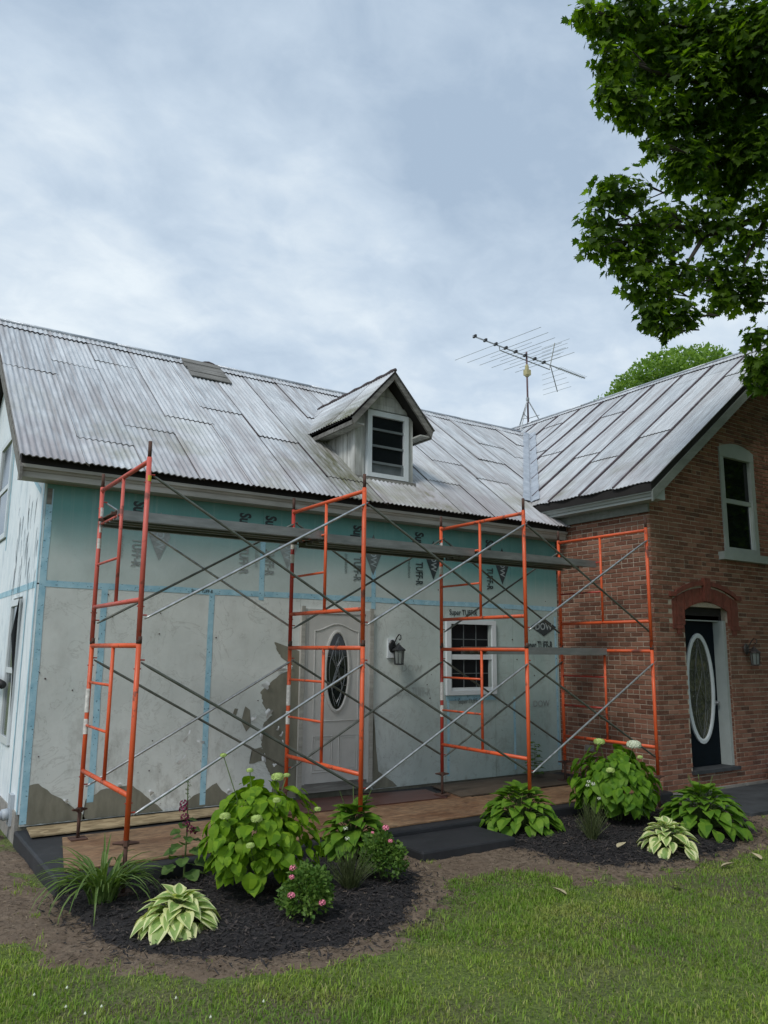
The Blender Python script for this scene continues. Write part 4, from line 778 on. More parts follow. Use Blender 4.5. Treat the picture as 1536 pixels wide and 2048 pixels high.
for i in range(7):
    y0, y1 = WF_Y-.02+i*1.5, WF_Y+.02+(i+1)*1.5
    mb = corr(Ow, (0, 1, 0), Vw, Nw, y0, min(y1, 8.2), lambda u: Lw-.16-.05*math.sin(u*1.2)**2, Lw, .03, amp=.0035, seed=90+i); ob('ridge_cap', mb, [M_sheetw, M_edge], wroofo)
    ob('ridge_cap', MB().tube([(WR_X, y0, WR_Z+.03), (WR_X, min(y1, 8.2), WR_Z+.03)], .02, 8), M_alu, wroofo, True)
ob('back_roof_sheeting', corr(Vector((2*WR_X-WE_X, 0, WE_Z)), (0, 1, 0), Vector((-1/cw, 0, SW/cw)), Vector((SW/cw, 0, 1/cw)), WF_Y, 8.2, 0, Lw, .012), [M_sheetw, M_edge], wroofo)
# wing cornice along the side, with a return at the front corner
wc = MB(); wc.prism([(7.205, 4.165), (7.205, 4.10), (7.235, 4.10), (7.25, 4.06), (7.27, 4.06), (7.27, 4.02), (7.49, 4.02), (7.49, 4.19)], 'y', WF_Y+.03, .02); ob('cornice', wc, M_sash, BR)
ob('frieze_board', MB().box(BX-.06, BX-.022, BY-.03, -.12, 3.90, 4.02), M_gable, BR)
def rk(y0, y1, xa, xb_, off, h, nm, mt):
    ob(nm, MB().prism([(xa, wroof(xa)-off), (xb_, wroof(xb_)-off), (xb_, wroof(xb_)-off-h), (xa, wroof(xa)-off-h)], 'y', y0, y1), mt, BR)
rk(WF_Y+.002, WF_Y+.03, WE_X+.03, WR_X, .13, .15, 'rake_fascia', M_gable); rk(WF_Y+.031, BY-.045, WE_X+.06, WR_X, .16, .02, 'rake_soffit', M_deck)
rk(BY-.044, BY-.019, BX-.05, WR_X, .185, .20, 'rake_frieze', M_gable); rk(BY-.075, BY-.046, BX-.06, WR_X, .182, .06, 'rake_moulding', M_gable)
ob('rake_fascia', MB().prism([(WR_X, WR_Z-.13), (14.6, WE_Z-.13), (14.6, WE_Z-.28), (WR_X, WR_Z-.28)], 'y', WF_Y+.002, WF_Y+.03), M_gable, BR)

# ------------------------------------------------------------------ wall lanterns
def lantern(loc, label, mat, back, sc=1.0):
    x, y, z = loc; t = tag(empty('wall_lantern', (x, y, z)), label, 'wall lamp', 'carriage lanterns beside the doors')
    if back: ob('mounting_block', MB().box(x-.10, x+.03, y-.028, y-.001, z-.10, z+.15), M_white, t)
    ob('back_plate', MB().lathe((0, 0, 0), [(0, .02), (.05*sc, .016), (.06*sc, 0)], 12), mat, t, False, Matrix.Translation((x-.03, y-.028, z+.05)) @ Matrix.Rotation(R(90), 4, 'X') @ Matrix.Scale(1.45, 4, (0, 1, 0)))
    ay = y-.14; pts = [(x-.03, y-.04, z+.06), (x-.02, y-.07, z+.10), (x-.01, y-.10, z+.16), (x+.0, ay, z+.205), (x+.0, ay-.04, z+.19), (x, ay-.045, z+.15), (x, ay-.02, z+.13), (x, ay, z+.145)]
    ob('scroll_arm', MB().tube(pts, .008, 7).tube([(x-.03, y-.04, z+.04), (x-.01, y-.09, z+.05), (x, ay, z+.09), (x, ay, z+.04)], .009, 7), mat, t, True)
    ob('roof_cap', MB().lathe((x, ay, z), [(0.0, .075), (.018, .07), (.04, .045), (.085, .012), (.09, 0.0), (.082, -.008), (0, -.008)], 8), mat, t)
    ob('glass_body', MB().lathe((x, ay, z), [(.066, -.009), (.055, -.17), (0, -.17)], 8), M_lampglass, t)
    cg = MB()
    for k in range(8): a = 2*math.pi*k/8; cg.tube([(x+.07*math.cos(a), ay+.07*math.sin(a), z-.008), (x+.058*math.cos(a), ay+.058*math.sin(a), z-.172)], .004, 5)
    ob('cage', cg, mat, t); ob('base_ring', MB().lathe((x, ay, z), [(0, -.168), (.066, -.172), (.068, -.182), (.03, -.192), (0, -.192)], 8), mat, t)
lantern((4.42, YP, 1.97), 'black carriage lantern on white block beside the panelled door', M_black, True)
M_pewter = plain('weathered_lamp_metal', (.07, .06, .055), .5, .4, .3)
lantern((9.58, BY-.02, 1.98), 'weathered bronze lantern mounted on the brick front wall', M_pewter, False)

# ------------------------------------------------------------------ TV antenna on the wing ridge
AX, AY, AZ = 10.9, 4.0, 8.8
an = tag(empty('television_antenna', (AX, AY, WR_Z)), 'tall aerial with long thin rods on a tripod mast above the roof', 'antenna')
ob('mast', MB().tube([(AX, AY, WR_Z+.02), (AX, AY, 8.9)], .022, 8), plain('mast_paint', (.17, .11, .12), .6), an, True)
ob('mast_collar', MB().tube([(AX, AY, 7.72), (AX, AY, 7.78)], .04, 8), M_galv, an)
for a in (200, 320, 80):
    ex, ey = AX+.42*math.cos(R(a)), AY+.42*math.sin(R(a)); ob('tripod_leg', MB().tube([(AX, AY, 7.74), (ex, ey, WR_Z-abs(ex-AX)*SW+.03)], .014, 6), M_galv, an)
    ob('tripod_stay', MB().tube([(AX, AY, 7.28), (AX+.26*math.cos(R(a)), AY+.26*math.sin(R(a)), 7.36)], .008, 5), M_galv, an)
ob('rotator', MB().box(AX-.06, AX+.07, AY-.06, AY+.06, 8.33, 8.46).lathe((AX, AY, 8.46), [(.045, 0), (.045, .09), (.03, .13), (0, .13)], 8).lathe((AX, AY, 8.28), [(0, 0), (.05, .02), (.05, .05)], 8), M_tan, an)
def bx_(x): return AY+.115*(x-AX)
ob('boom', MB().tube([(9.10, bx_(9.1), AZ), (13.15, bx_(13.15), AZ)], .018, 6), M_galv, an); ob('boom_brace', MB().tube([(9.95, bx_(9.95), AZ-.02), (9.97, bx_(9.97), AZ-.10), (11.75, bx_(11.75), AZ-.12), (11.77, bx_(11.77), AZ-.02)], .012, 6), M_galv, an)
ed = Vector((-.115, 1, 0)).normalized()
for k in range(8):
    x = 9.15+k*.34; c = Vector((x, bx_(x), AZ)); ob('insulator', MB().obox(c+Vector((-.02, -.05, -.02)), (.04, 0, 0), (0, .10, 0), (0, 0, .06)), M_black, an)
    if k >= 2: L = (2.58-.16*(k-2))/2; cx = c+Vector((-.0, 0, .0)); ob('rod', MB().tube([cx-ed*L, cx+ed*L], .0055, 5), M_galv, an)
    if 2 < k < 7: c2 = c+Vector((.17, .02, 0)); ob('rod', MB().tube([c2-ed*.62, c2+ed*.62], .0045, 5), M_galv, an)
for s in (-1, 1):
    ob('reflector_arm', MB().tube([(11.78, bx_(11.78), AZ), (12.02 if s < 0 else 11.98, bx_(12), AZ+s*.62)], .011, 6), M_dull, an)
    for k in range(5): t = .25+.18*k; p_ = Vector((11.78+.22*t, bx_(11.9), AZ+s*.62*t)); ob('rod', MB().tube([p_-ed*(.30+.03*k), p_+ed*(.30+.03*k)], .004, 5), M_galv, an)
for k in range(14): x = 12.1+k*.078; c = Vector((x, bx_(x), AZ+.01)); ob('rod', MB().tube([c-ed*.09, c+ed*.09], .0045, 5), M_galv, an)

# ------------------------------------------------------------------ porch slab, step and boards
tag(ob('porch_slab', MB().box(-.045, 7.47, -2.0, -.03, G-.06, .2), M_slab), 'low black coated concrete porch slab along the front wall', 'porch slab')
sm_ = MB().box(2.98, 4.13, -2.64, -2.003, G-.05, .155); tag(ob('step', sm_, M_slab), 'black concrete step in front of the porch slab', 'step')
def bev(o, w=.012): b_ = o.modifiers.new('bevel', 'BEVEL'); b_.width = w; b_.segments = 2
for nm in ('porch_slab', 'step'): bev(bpy.data.objects[nm], .02)
def sheet_obj(nm, corners, z, th, mat, label, group=None):
    mb = MB(); lo = [(x, y, z) for x, y in corners]; hi = [(x, y, z+th) for x, y in corners]; mb.add(lo+hi, [(3, 2, 1, 0), (4, 5, 6, 7), (0, 1, 5, 4), (1, 2, 6, 5), (2, 3, 7, 6), (3, 0, 4, 7)]); return tag(ob(nm, mb, mat), label, 'board', group)
sheet_obj('strand_board', [(.05, -1.82), (2.48, -1.87), (2.47, -.60), (.28, -.63)], .204, .012, M_osb, 'reddish brown strand board sheet lying at the end of the porch slab', 'sheets on the porch')
sheet_obj('strand_board', [(2.50, -1.87), (4.93, -1.84), (4.93, -.62), (2.49, -.60)], .204, .012, M_osb, 'reddish brown strand board sheet lying behind the black step', 'sheets on the porch')
sheet_obj('strand_board', [(4.95, -1.85), (7.2, -1.83), (7.2, -1.0), (4.95, -1.0)], .204, .012, M_osb, 'brown strand board sheet lying behind the wide hosta near the brick', 'sheets on the porch')
sheet_obj('strand_board', [(.03, -.50), (2.3, -.46), (2.3, -.09), (.06, -.085)], .217, .013, M_osb2, 'narrow pale strand board strip against the wall foot', 'sheets on the porch')
sheet_obj('wall_sheet', [(2.7, -.86), (4.62, -.92), (4.72, -.34), (2.72, -.12)], .2175, .012, M_ply, 'wet dark red sheet lying in front of the panelled door', 'sheets on the porch')
sheet_obj('plywood_board', [(4.78, -.98), (7.1, -.95), (7.1, -.12), (4.95, -.16)], .2175, .013, M_ply2, 'grey brown plywood sheet under the window next to brick', 'sheets on the porch')

# ------------------------------------------------------------------ scaffold
SX = [.385+2.134*i for i in range(4)]; YO, YI, YL = -2.30, -.773, -1.54; ZC = 2.02; FH = 1.53
SC = tag(empty('scaffold', (3.6, -1.54, G)), 'orange red tubular scaffold two tiers high along the front wall', 'scaffold')
PR = .0215
def frame_parts():
    P = {}
    P['outer'] = MB().tube([(0, YO, 0), (0, YO, FH-.012)], PR, 12).mesh('post', True); P['inner'] = MB().tube([(0, YI, 0), (0, YI, FH-.012)], PR, 12).mesh('post', True)
    P['top'] = MB().tube([(0, YO, FH-.045), (0, YI, FH-.045)], PR*.95, 12).mesh('crossbar', True); P['bot'] = MB().tube([(0, YO, .325), (0, YI, .325)], PR*.95, 12).mesh('crossbar', True)
    P['lad'] = MB().tube([(0, YL, .325), (0, YL, FH-.045)], .0165, 10).mesh('ladder_post', True)
    for k, z in (('r1', .74), ('r2', 1.14)): P[k] = MB().tube([(0, YL, z), (0, YI, z)], .0125, 8).mesh('rung', True)
    for k, y in (('po', YO), ('pi', YI)): P[k] = MB().tube([(0, y, FH-.011), (0, y, FH+.125)], .0165, 10).mesh('coupling_pin', True)
    st = MB()
    for y in (YO, YI):
        for z in (.20, 1.37): st.tube([(0, y, z), (.055, y, z)], .006, 6)
        for z in (.27, 1.30): st.tube([(-.03, y, z), (.03, y, z)], .005, 6)
    P['stud'] = st.mesh('lock_stud')
    P['collar'] = MB().tube([(0, YO, FH-.03), (0, YO, FH+.028)], PR+.002, 12).tube([(0, YI, FH-.03), (0, YI, FH+.028)], PR+.002, 12).mesh('coupling_collar', True); return P
FP = frame_parts(); names = dict(outer='post', inner='post', top='crossbar', bot='crossbar', lad='ladder_post', r1='rung', r2='rung', po='coupling_pin', pi='coupling_pin', stud='lock_stud', collar='coupling_collar')
colmesh = {}
def fm(k, mat):
    if (k, mat.name) not in colmesh: me = FP[k].copy(); setmats(me, mat); colmesh[(k, mat.name)] = me
    return colmesh[(k, mat.name)]
for i, x in enumerate(SX):
    for tier in (0, 1):
        z = ZC-FH+.01+tier*FH; f_ = empty('scaffold_frame', (x, 0, z), SC); T_ = Matrix.Translation((x, 0, z)) @ Matrix.Rotation(random.uniform(-.003, .003), 4, 'Y')
        cm = M_pk if (i == 0 and tier == 1) else M_or
        for k in names:
            if k == 'collar' and tier: continue
            mt = M_rust if k in ('po', 'pi', 'collar') else M_rd if (k == 'stud') else cm
            if k == 'inner' and ((tier == 0 and i > 1) or (tier == 1 and i == 2)): mt = M_rd if tier == 0 and i == 2 else M_or
            if k == 'inner' and i == 1 and tier == 1: mt = M_rd
            if k in ('r1', 'r2') and i == 3: mt = M_rd
            ob(names[k], fm(k, mt), None, f_, M=T_)
        if i in (0, 2) or (i == 1 and tier == 0) or (i == 1 and tier == 1):
            for za, zb_ in (((.66, .80), (.86, 1.08)) if tier == 0 else ((.90, 1.0), (1.06, 1.17), (1.22, 1.31))):
                ob('safety_sticker', MB().tube([(x, YI, z+za), (x, YI, z+zb_)], PR+.0015, 12, False), M_stick, f_, True)
        if i == 0 and tier == 1: ob('yellow_band', MB().tube([(x, YO, z+FH-.22), (x, YO, z+FH-.17)], PR+.0015, 12, False), M_yellow, f_, True)
    for y, zt in ((YO, G+.03), (YI, .219 if i < 2 else .232)):
        zb = ground_z(x, y)[0] if y == YO else zt
        j_ = empty('screw_jack', (x, y, zb), SC); zf = ZC-FH+.01
        ob('screw_rod', MB().tube([(x, y, zb+.004), (x, y, zf+.02)], .0165, 8), M_rust, j_, True); ob('base_plate', MB().box(x-.075, x+.075, y-.075, y+.075, zb, zb+.009), M_rust, j_)
        a = random.uniform(-.4, .9); d = Vector((math.cos(a), math.sin(a), random.uniform(-.12, .12))); c = Vector((x, y, zf-.022)); ob('jack_handle', MB().tube([c-d*.10, c-d*.03, c+d*.03, c+d*.10], [.008, .018, .018, .008], 7).tube([(x, y, zf-.045), (x, y, zf-.002)], .028, 8), M_rust, j_)
def brace(i, y, z0, z1, side_):
    xa, xb_ = SX[i]+.035, SX[i+1]-.035 if False else SX[i+1]+.035
    b0 = empty('cross_brace', ((xa+xb_)/2, y, (z0+z1)/2), SC)
    for k, (za, zb_) in enumerate(((z0, z1), (z1, z0))):
        yy = y+(.012 if k else -.012); A = Vector((xa, yy, za)); B = Vector((xb_, yy, zb_)); d = (B-A).normalized()
        mt = M_galv if k == 0 else M_dull
        if side_ == 'i': mt = M_dull
        if side_ == 'i' and i == 0 and k == 1 and z0 > 2: mt = M_galv
        if side_ == 'i' and i == 0 and k == 0: mt = M_galv if z0 < 2 else M_dull
        ob('brace_tube', MB().tube([A, A+d*.05, A+d*.10, B-d*.10, B-d*.05, B], [.007, .010, .0125, .0125, .010, .007], 9), mt, b0, True)
    ob('centre_pivot', MB().tube([((xa+xb_)/2, y-.02, (z0+z1)/2), ((xa+xb_)/2, y+.02, (z0+z1)/2)], .010, 7), M_rust, b0)
for i in range(3):
    for y, s in ((YO, 'o'), (YI, 'i')):
        brace(i, y, 2.20, 3.40, s); brace(i, y, .68, 1.85, s)
def plank(x0, x1, ztop, label, y0=-1.46, y1=-.84):
    t = tag(empty('scaffold_plank', ((x0+x1)/2, (y0+y1)/2, ztop-.09)), label, 'scaffold plank', 'scaffold planks')
    ob('deck', MB().box(x0, x1, y0+.004, y1-.004, ztop-.012, ztop-.002), M_ply2, t)
    for a, b_ in ((y0, 1), (y1, -1)): ob('side_rail', MB().box(x0, x1, *sorted((a, a+b_*.007)), ztop-.09, ztop).box(x0, x1, *sorted((a+b_*.0075, a+b_*.045)), ztop-.09, ztop-.082), M_plank, t)
    for k in range(5): xc = x0+.12+(x1-x0-.24)*k/4; ob('cross_rib', MB().box(xc-.02, xc+.02, y0+.046, y1-.046, ztop-.045, ztop-.013), M_plank, t)
    for k in (0, 1, 2): yc = y0+.16+k*.15; ob('stiffener', MB().box(x0+.01, x1-.01, yc-.012, yc+.012, ztop-.075, ztop-.046), M_plank, t)
    for xe, s in ((x0, 1), (x1, -1)):
        for yh in (y0+.08, y1-.08): ob('end_hook', MB().box(*sorted((xe-s*.035, xe+s*.03)), yh-.015, yh+.015, ztop-.040, ztop-.013), M_rust, t)
zr = 3.16+.045
plank(SX[0]-.02, SX[1]+.02, zr+.018, 'grey metal plank of the upper deck, between the first two scaffold frames')
plank(SX[1]+.04, SX[2]-.015, zr-.012, 'grey metal plank of the upper deck, above the panelled door and lantern')
plank(SX[2]+.015, SX[3]+.0, zr-.012, 'grey metal plank of the upper deck, ending at the brick wall')
plank(SX[2]+.03, SX[3]-.01, 2.02, 'low grey metal plank at mid height beside the brick wall', -1.60, -1.12)

# ------------------------------------------------------------------ plants
def leaf_mesh(name, prof, fold=.18, curl=.25, mats=None, margin=None, wav=0.0):
    """leaf along +Y, width profile [(t, halfwidth)], +Z up; margin: share of half width that is the edge colour"""
    mb = MB(); cols = [-1, -(1-margin), 0, (1-margin), 1] if margin else [-1, 0, 1]; k = len(cols); rows = []
    for i, (t, w) in enumerate(prof):
        z0 = -curl*t*t
        rows.append([(c*w, t, z0+fold*abs(c)*w+wav*math.sin(i*2.4)*abs(c)) for c in cols])
    for i in range(len(rows)-1):
        for j in range(k-1):
            mi = 1 if margin and j in (0, k-2) else 0; q = [rows[i][j], rows[i][j+1], rows[i+1][j+1], rows[i+1][j]]
            mb.add(q, [(0, 1, 2, 3)], mi)
    me = mb.mesh(name, True); setmats(me, mats); return me
def orient(pos, d, nrm, sc):
    d = Vector(d).normalized(); x = d.cross(Vector(nrm)); x = x.normalized() if x.length > 1e-4 else Vector((1, 0, 0)); n = x.cross(d)
    if isinstance(sc, (int, float)): sc = (sc, sc, sc)
    return Matrix(((x.x*sc[0], d.x*sc[1], n.x*sc[2], pos[0]), (x.y*sc[0], d.y*sc[1], n.y*sc[2], pos[1]), (x.z*sc[0], d.z*sc[1], n.z*sc[2], pos[2]), (0, 0, 0, 1)))
OV = [(0, .02), (.12, .22), (.32, .36), (.55, .34), (.78, .2), (.93, .06), (1, .005)]
HO = [(0, .05), (.08, .24), (.25, .36), (.45, .37), (.68, .26), (.88, .1), (1, .005)]
hyd_leaf = leaf_mesh('leaf', OV, .25, .22, [M_hyd]); hyd_leaf2 = leaf_mesh('leaf', OV, .25, .3, [M_hyd2]); hos_leaf = leaf_mesh('leaf', HO, .28, .35, [M_hos]); var_leaf = leaf_mesh('leaf', HO, .25, .4, [M_varig, M_vari], .44)
def pz(x, y): return float(ground_z(x, y)[0])
def hosta(x, y, rad, hgt, n, mesh, label, L=.2, scapes=0):
    z = pz(x, y); t = tag(empty('hosta', (x, y, z)), label, 'hosta', 'hostas in the beds'); st = MB(); rs = random.Random(int(x*97+y*31))
    for i in range(n):
        f = (i+.5)/n; a = i*2.39996+rs.uniform(-.3, .3); r = rad*(.10+.72*f**.62)*rs.uniform(.9, 1.08); h = hgt*(1.02-.92*f**1.4)*rs.uniform(.9, 1.1)+.03
        dirv = Vector((math.cos(a), math.sin(a), 0)); pitch = .75-1.35*f+rs.uniform(-.2, .2); d = dirv*math.cos(pitch)+Vector((0, 0, math.sin(pitch))); nr = Vector((0, 0, 1))*math.cos(pitch)-dirv*math.sin(pitch)+Vector((rs.uniform(-.3, .3), rs.uniform(-.3, .3), 0))
        l = L*rs.uniform(.75, 1.12)*(1-.22*(1-f)); p = Vector((x, y, z+max(h-.02, .03)))+dirv*max(r-l*.55, .01); ob('leaf', mesh, None, t, M=orient(p, d, nr, (l*1.05, l, l)))
        st.tube([(x+dirv.x*.03, y+dirv.y*.03, z), (x+dirv.x*(r-l*.5)*.5, y+dirv.y*(r-l*.5)*.5, z+h*.75), tuple(p)], .004, 4, False)
    for i in range(scapes): a = rs.random()*6.28; st.tube([(x, y, z), (x+.06*math.cos(a), y+.06*math.sin(a), z+hgt*.9), (x+.16*math.cos(a), y+.16*math.sin(a), z+hgt*1.5)], .004, 5)
    ob('stalks', st, M_stem, t)
hosta(.50, -3.20, .36, .16, 66, var_leaf, 'cream edged variegated hosta beside the daylily, in the larger mulch bed', .165)
hosta(5.18, -3.62, .36, .20, 60, var_leaf, 'cream edged variegated hosta in the bed by the brick house', .155)
hosta(2.50, -2.22, .42, .38, 90, hos_leaf, 'green hosta between the leafy hydrangea and the black step', .21, 3)
hosta(4.58, -2.22, .55, .36, 130, hos_leaf, 'wide green hosta just past the black step', .185)
hosta(6.22, -3.30, .58, .36, 150, hos_leaf, 'wide green hosta below the black front door', .185, 5)
def bloom(nm, c, r, mat, parent, n=46, flat=.75):
    mb = MB(); c = Vector(c); rs = random.Random(int(c.x*1000))
    for i in range(n):
        zf = 1-1.5*(i+.5)/n; a = i*2.39996; rr = math.sqrt(max(0, 1-zf*zf)); nr = Vector((rr*math.cos(a), rr*math.sin(a), zf)); p = c+Vector((nr.x*r, nr.y*r, nr.z*r*flat)); u_ = nr.orthogonal().normalized(); v_ = nr.cross(u_); s = r*.30*rs.uniform(.8, 1.2); tw = rs.random()*3
        u2 = u_*math.cos(tw)+v_*math.sin(tw); v2 = nr.cross(u2); o = p+nr*s*.3
        mb.add([p, o+u2*s, o+(u2+v2)*s*.8, o+v2*s, o+(v2-u2)*s*.8, o-u2*s, o-(u2+v2)*s*.8, o-v2*s, o+(u2-v2)*s*.8], [(0, 1, 2), (0, 2, 3), (0, 3, 4), (0, 4, 5), (0, 5, 6), (0, 6, 7), (0, 7, 8), (0, 8, 1)])
    return ob(nm, mb, mat, parent)
def hydrangea(x, y, rx, hgt, n, mesh, label, L, seed, blooms):
    z = pz(x, y); t = tag(empty('hydrangea', (x, y, z)), label, 'hydrangea', 'hydrangea shrubs in the beds'); rs = random.Random(seed); st = MB(); inner = MB(); todo = []
    toc = Vector((CAM.x-x, CAM.y-y, 0)).normalized()
    for i in range(n):
        a = rs.random()*6.283; elev = math.asin(rs.uniform(-.55, 1.0)); back = math.cos(elev)*(math.cos(a)*toc.x+math.sin(a)*toc.y) < -.15
        rr = (rs.uniform(.88, 1.06) if i % 3 else rs.uniform(.6, .9))*(1+.12*math.sin(3*a+seed)+.09*math.sin(7*a+5*elev)); nr = Vector((math.cos(elev)*math.cos(a), math.cos(elev)*math.sin(a), math.sin(elev)))
        wide = 1.0 if nr.z > 0 else 1.0+.12*nr.z; p = Vector((x+nr.x*rx*rr*wide, y+nr.y*rx*rr*wide, z+hgt*.46+nr.z*hgt*.52*rr)); out_ = Vector((math.cos(a), math.sin(a), 0))
        drop = rs.uniform(.45, 1.25)*(1-.4*max(0, nr.z)); d = out_*math.cos(drop)-Vector((0, 0, math.sin(drop)))+Vector((rs.uniform(-.4, .4), rs.uniform(-.4, .4), rs.uniform(-.1, .2))); n2 = nr*.9+Vector((rs.uniform(-.35, .35), rs.uniform(-.35, .35), .5)); l = L*rs.uniform(.45, 1.25)
        if p.z < z+.06: continue
        todo.append((back or i % 3 == 0, orient(p-d.normalized()*l*.4, d, n2, (l*1.15, l, l))))
    shown = 0
    for hid, M_ in sorted(todo, key=lambda q: q[0]):
        if not hid and shown < 295: ob('leaf', mesh, None, t, M=M_); shown += 1
        else: inner.add([M_ @ v_.co for v_ in mesh.vertices], [tuple(f.vertices) for f in mesh.polygons])
    tag(ob('inner_foliage', inner, mesh.materials[0], t), kind='stuff')
    for i in range(16): a = i*2.4; r0 = rx*(.2+.5*rs.random()); st.tube([(x+.05*math.cos(a), y+.05*math.sin(a), z), (x+r0*.6*math.cos(a), y+r0*.6*math.sin(a), z+hgt*.5), (x+r0*math.cos(a), y+r0*math.sin(a), z+hgt*.86)], .006, 5)
    for bx0, by0, bz0, br_, m_ in blooms:
        bz0 *= .9; st.tube([(x+bx0*.5, y+by0*.5, z+bz0*.6), (x+bx0, y+by0, z+bz0)], .004, 5); bloom('flower_head', (x+bx0, y+by0, z+bz0), br_, m_, t, 60, .5)
    ob('stems', st, M_stem, t)
hydrangea(1.27, -2.80, .42, .77, 620, hyd_leaf, 'large leafy hydrangea with small lime buds near the scaffold', .125, 3,
          [(-.38, -.22, .70, .036, M_lime), (-.18, -.34, .68, .038, M_lime), (.10, -.1, .95, .045, M_lime), (-.05, .1, .99, .025, M_lime), (-.24, .2, 1.12, .024, M_lime), (.42, -.18, .66, .026, M_lime), (-.26, -.42, .50, .028, M_lime), (.0, -.30, .80, .028, M_lime), (.28, .1, .92, .025, M_lime)])
hydrangea(5.80, -2.48, .46, .74, 560, hyd_leaf2, 'hydrangea with white flower heads against the brick corner', .14, 8,
          [(-.18, .05, .95, .055, M_lime), (.13, -.18, .92, .072, M_wpet), (-.36, -.25, .66, .042, M_lime), (-.12, -.3, .72, .028, M_lime), (.0, -.36, .80, .028, M_lime)])
# daylily
dlx, dly = .20, -2.42; z = pz(dlx, dly); t = tag(empty('daylily', (dlx, dly, z)), 'daylily clump with long arching strap leaves at the slab corner', 'daylily')
def blade_mesh(bend, L):
    mb = MB(); k = 8; pr = []; a = 1.35; p = Vector((0, 0, 0))
    for i in range(k+1):
        w = .011*(1-(i/k)**2.2)+.001; pr.append([(-w, p.y, p.z+w*.35), (0, p.y, p.z-w*.2), (w, p.y, p.z+w*.35)]); p = p+Vector((0, math.cos(a), math.sin(a)))*(L/k); a -= bend/k
    for i in range(k):
        for j in (0, 1): mb.add([pr[i][j], pr[i][j+1], pr[i+1][j+1], pr[i+1][j]], [(0, 1, 2, 3)])
    me = mb.mesh('blade', True); setmats(me, M_lily); return me
bms = [blade_mesh(b_, l) for b_, l in ((1.3, .52), (2.0, .55), (2.6, .60), (3.0, .55), (1.7, .45))]
for i in range(120):
    a = random.random()*6.283; r_ = .10*random.random(); k = 2+(i % 3) if random.random() < .6 else i % 2; s = random.uniform(.75, 1.15)
    ob('blade', bms[min(k, 4)], None, t, M=Matrix.Translation((dlx+r_*math.cos(a), dly+r_*math.sin(a)*.7, z-.01)) @ Matrix.Rotation(a-1.57+random.uniform(-.5, .5), 4, 'Z') @ Matrix.Rotation(random.uniform(-.25, .2), 4, 'X') @ Matrix.Scale(s, 4))
# small leafed shrubs: one foliage mass each
def scatter(nm, n, fn, prof_w, L, mat, parent, seed):
    r_ = np.random.default_rng(seed); P, D = fn(r_, n); k = len(P); D = D/np.linalg.norm(D, axis=1)[:, None]; A = np.cross(D, r_.normal(size=(k, 3))); A /= np.linalg.norm(A, axis=1)[:, None]; Nn = np.cross(A, D)
    l = (L[0]+(L[1]-L[0])*r_.random(k))[:, None]; w = l*prof_w
    V = np.stack([P, P+D*l*.4-A*w+Nn*w*.3, P+D*l, P+D*l*.4+A*w+Nn*w*.3], 1).reshape(-1, 3); return ob(nm, npmesh(nm, V, np.arange(4*k).reshape(-1, 4), mat), None, parent)
def dome(x, y, z, rx, h):
    def fn(r_, n):
        v = r_.normal(size=(n, 3)); v[:, 2] = np.abs(v[:, 2])*1.1-.25; v /= np.linalg.norm(v, axis=1)[:, None]; lump = 1+.22*np.sin(v[:, :1]*5+x*3)*np.cos(v[:, 1:2]*6); s = (.45+.6*r_.random((n, 1))**.5)*lump; P = np.array([x, y, z+h*.4])+v*s*np.array([rx, rx, h*.62]); k = P[:, 2] > z+.01; return P[k], (v+r_.normal(size=(n, 3))*.5-np.array([0, 0, .15]))[k]
    return fn
def rose(x, y, rx, h, label, flowers, seed, mat=None):
    z = pz(x, y); t = tag(empty('rose_bush', (x, y, z)), label, 'rose bush', 'pink roses in the bed'); o = scatter('foliage', 2600, dome(x, y, z, rx*1.1, h*1.1), .40, (.018, .042), mat or M_rose, t, seed); o['kind'] = 'stuff'; st = MB()
    for i in range(9): a = i*2.4; st.tube([(x, y, z), (x+rx*.4*math.cos(a), y+rx*.4*math.sin(a), z+h*.5), (x+rx*.75*math.cos(a), y+rx*.75*math.sin(a), z+h*.85)], .004, 5)
    for fx, fy, fz, fr_ in flowers: st.tube([(x+fx*.4, y+fy*.4, z+fz*.5), (x+fx, y+fy, z+fz)], .003, 5); bloom('rose_flower', (x+fx, y+fy, z+fz), fr_, M_pink, t, 22, .8)
    ob('stems', st, M_stem, t)
rose(1.30, -3.55, .155, .29, 'small rose bush with several pink blooms at the front of the bed', [(-.14, -.04, .30, .017), (-.17, -.10, .20, .023), (-.10, .02, .34, .023), (.03, -.17, .14, .023)], 4)
rose(2.28, -3.02, .15, .30, 'small pink rose bush beside the black step', [(.02, -.03, .40, .026), (.02, -.10, .31, .018), (-.09, .0, .37, .012)], 5)
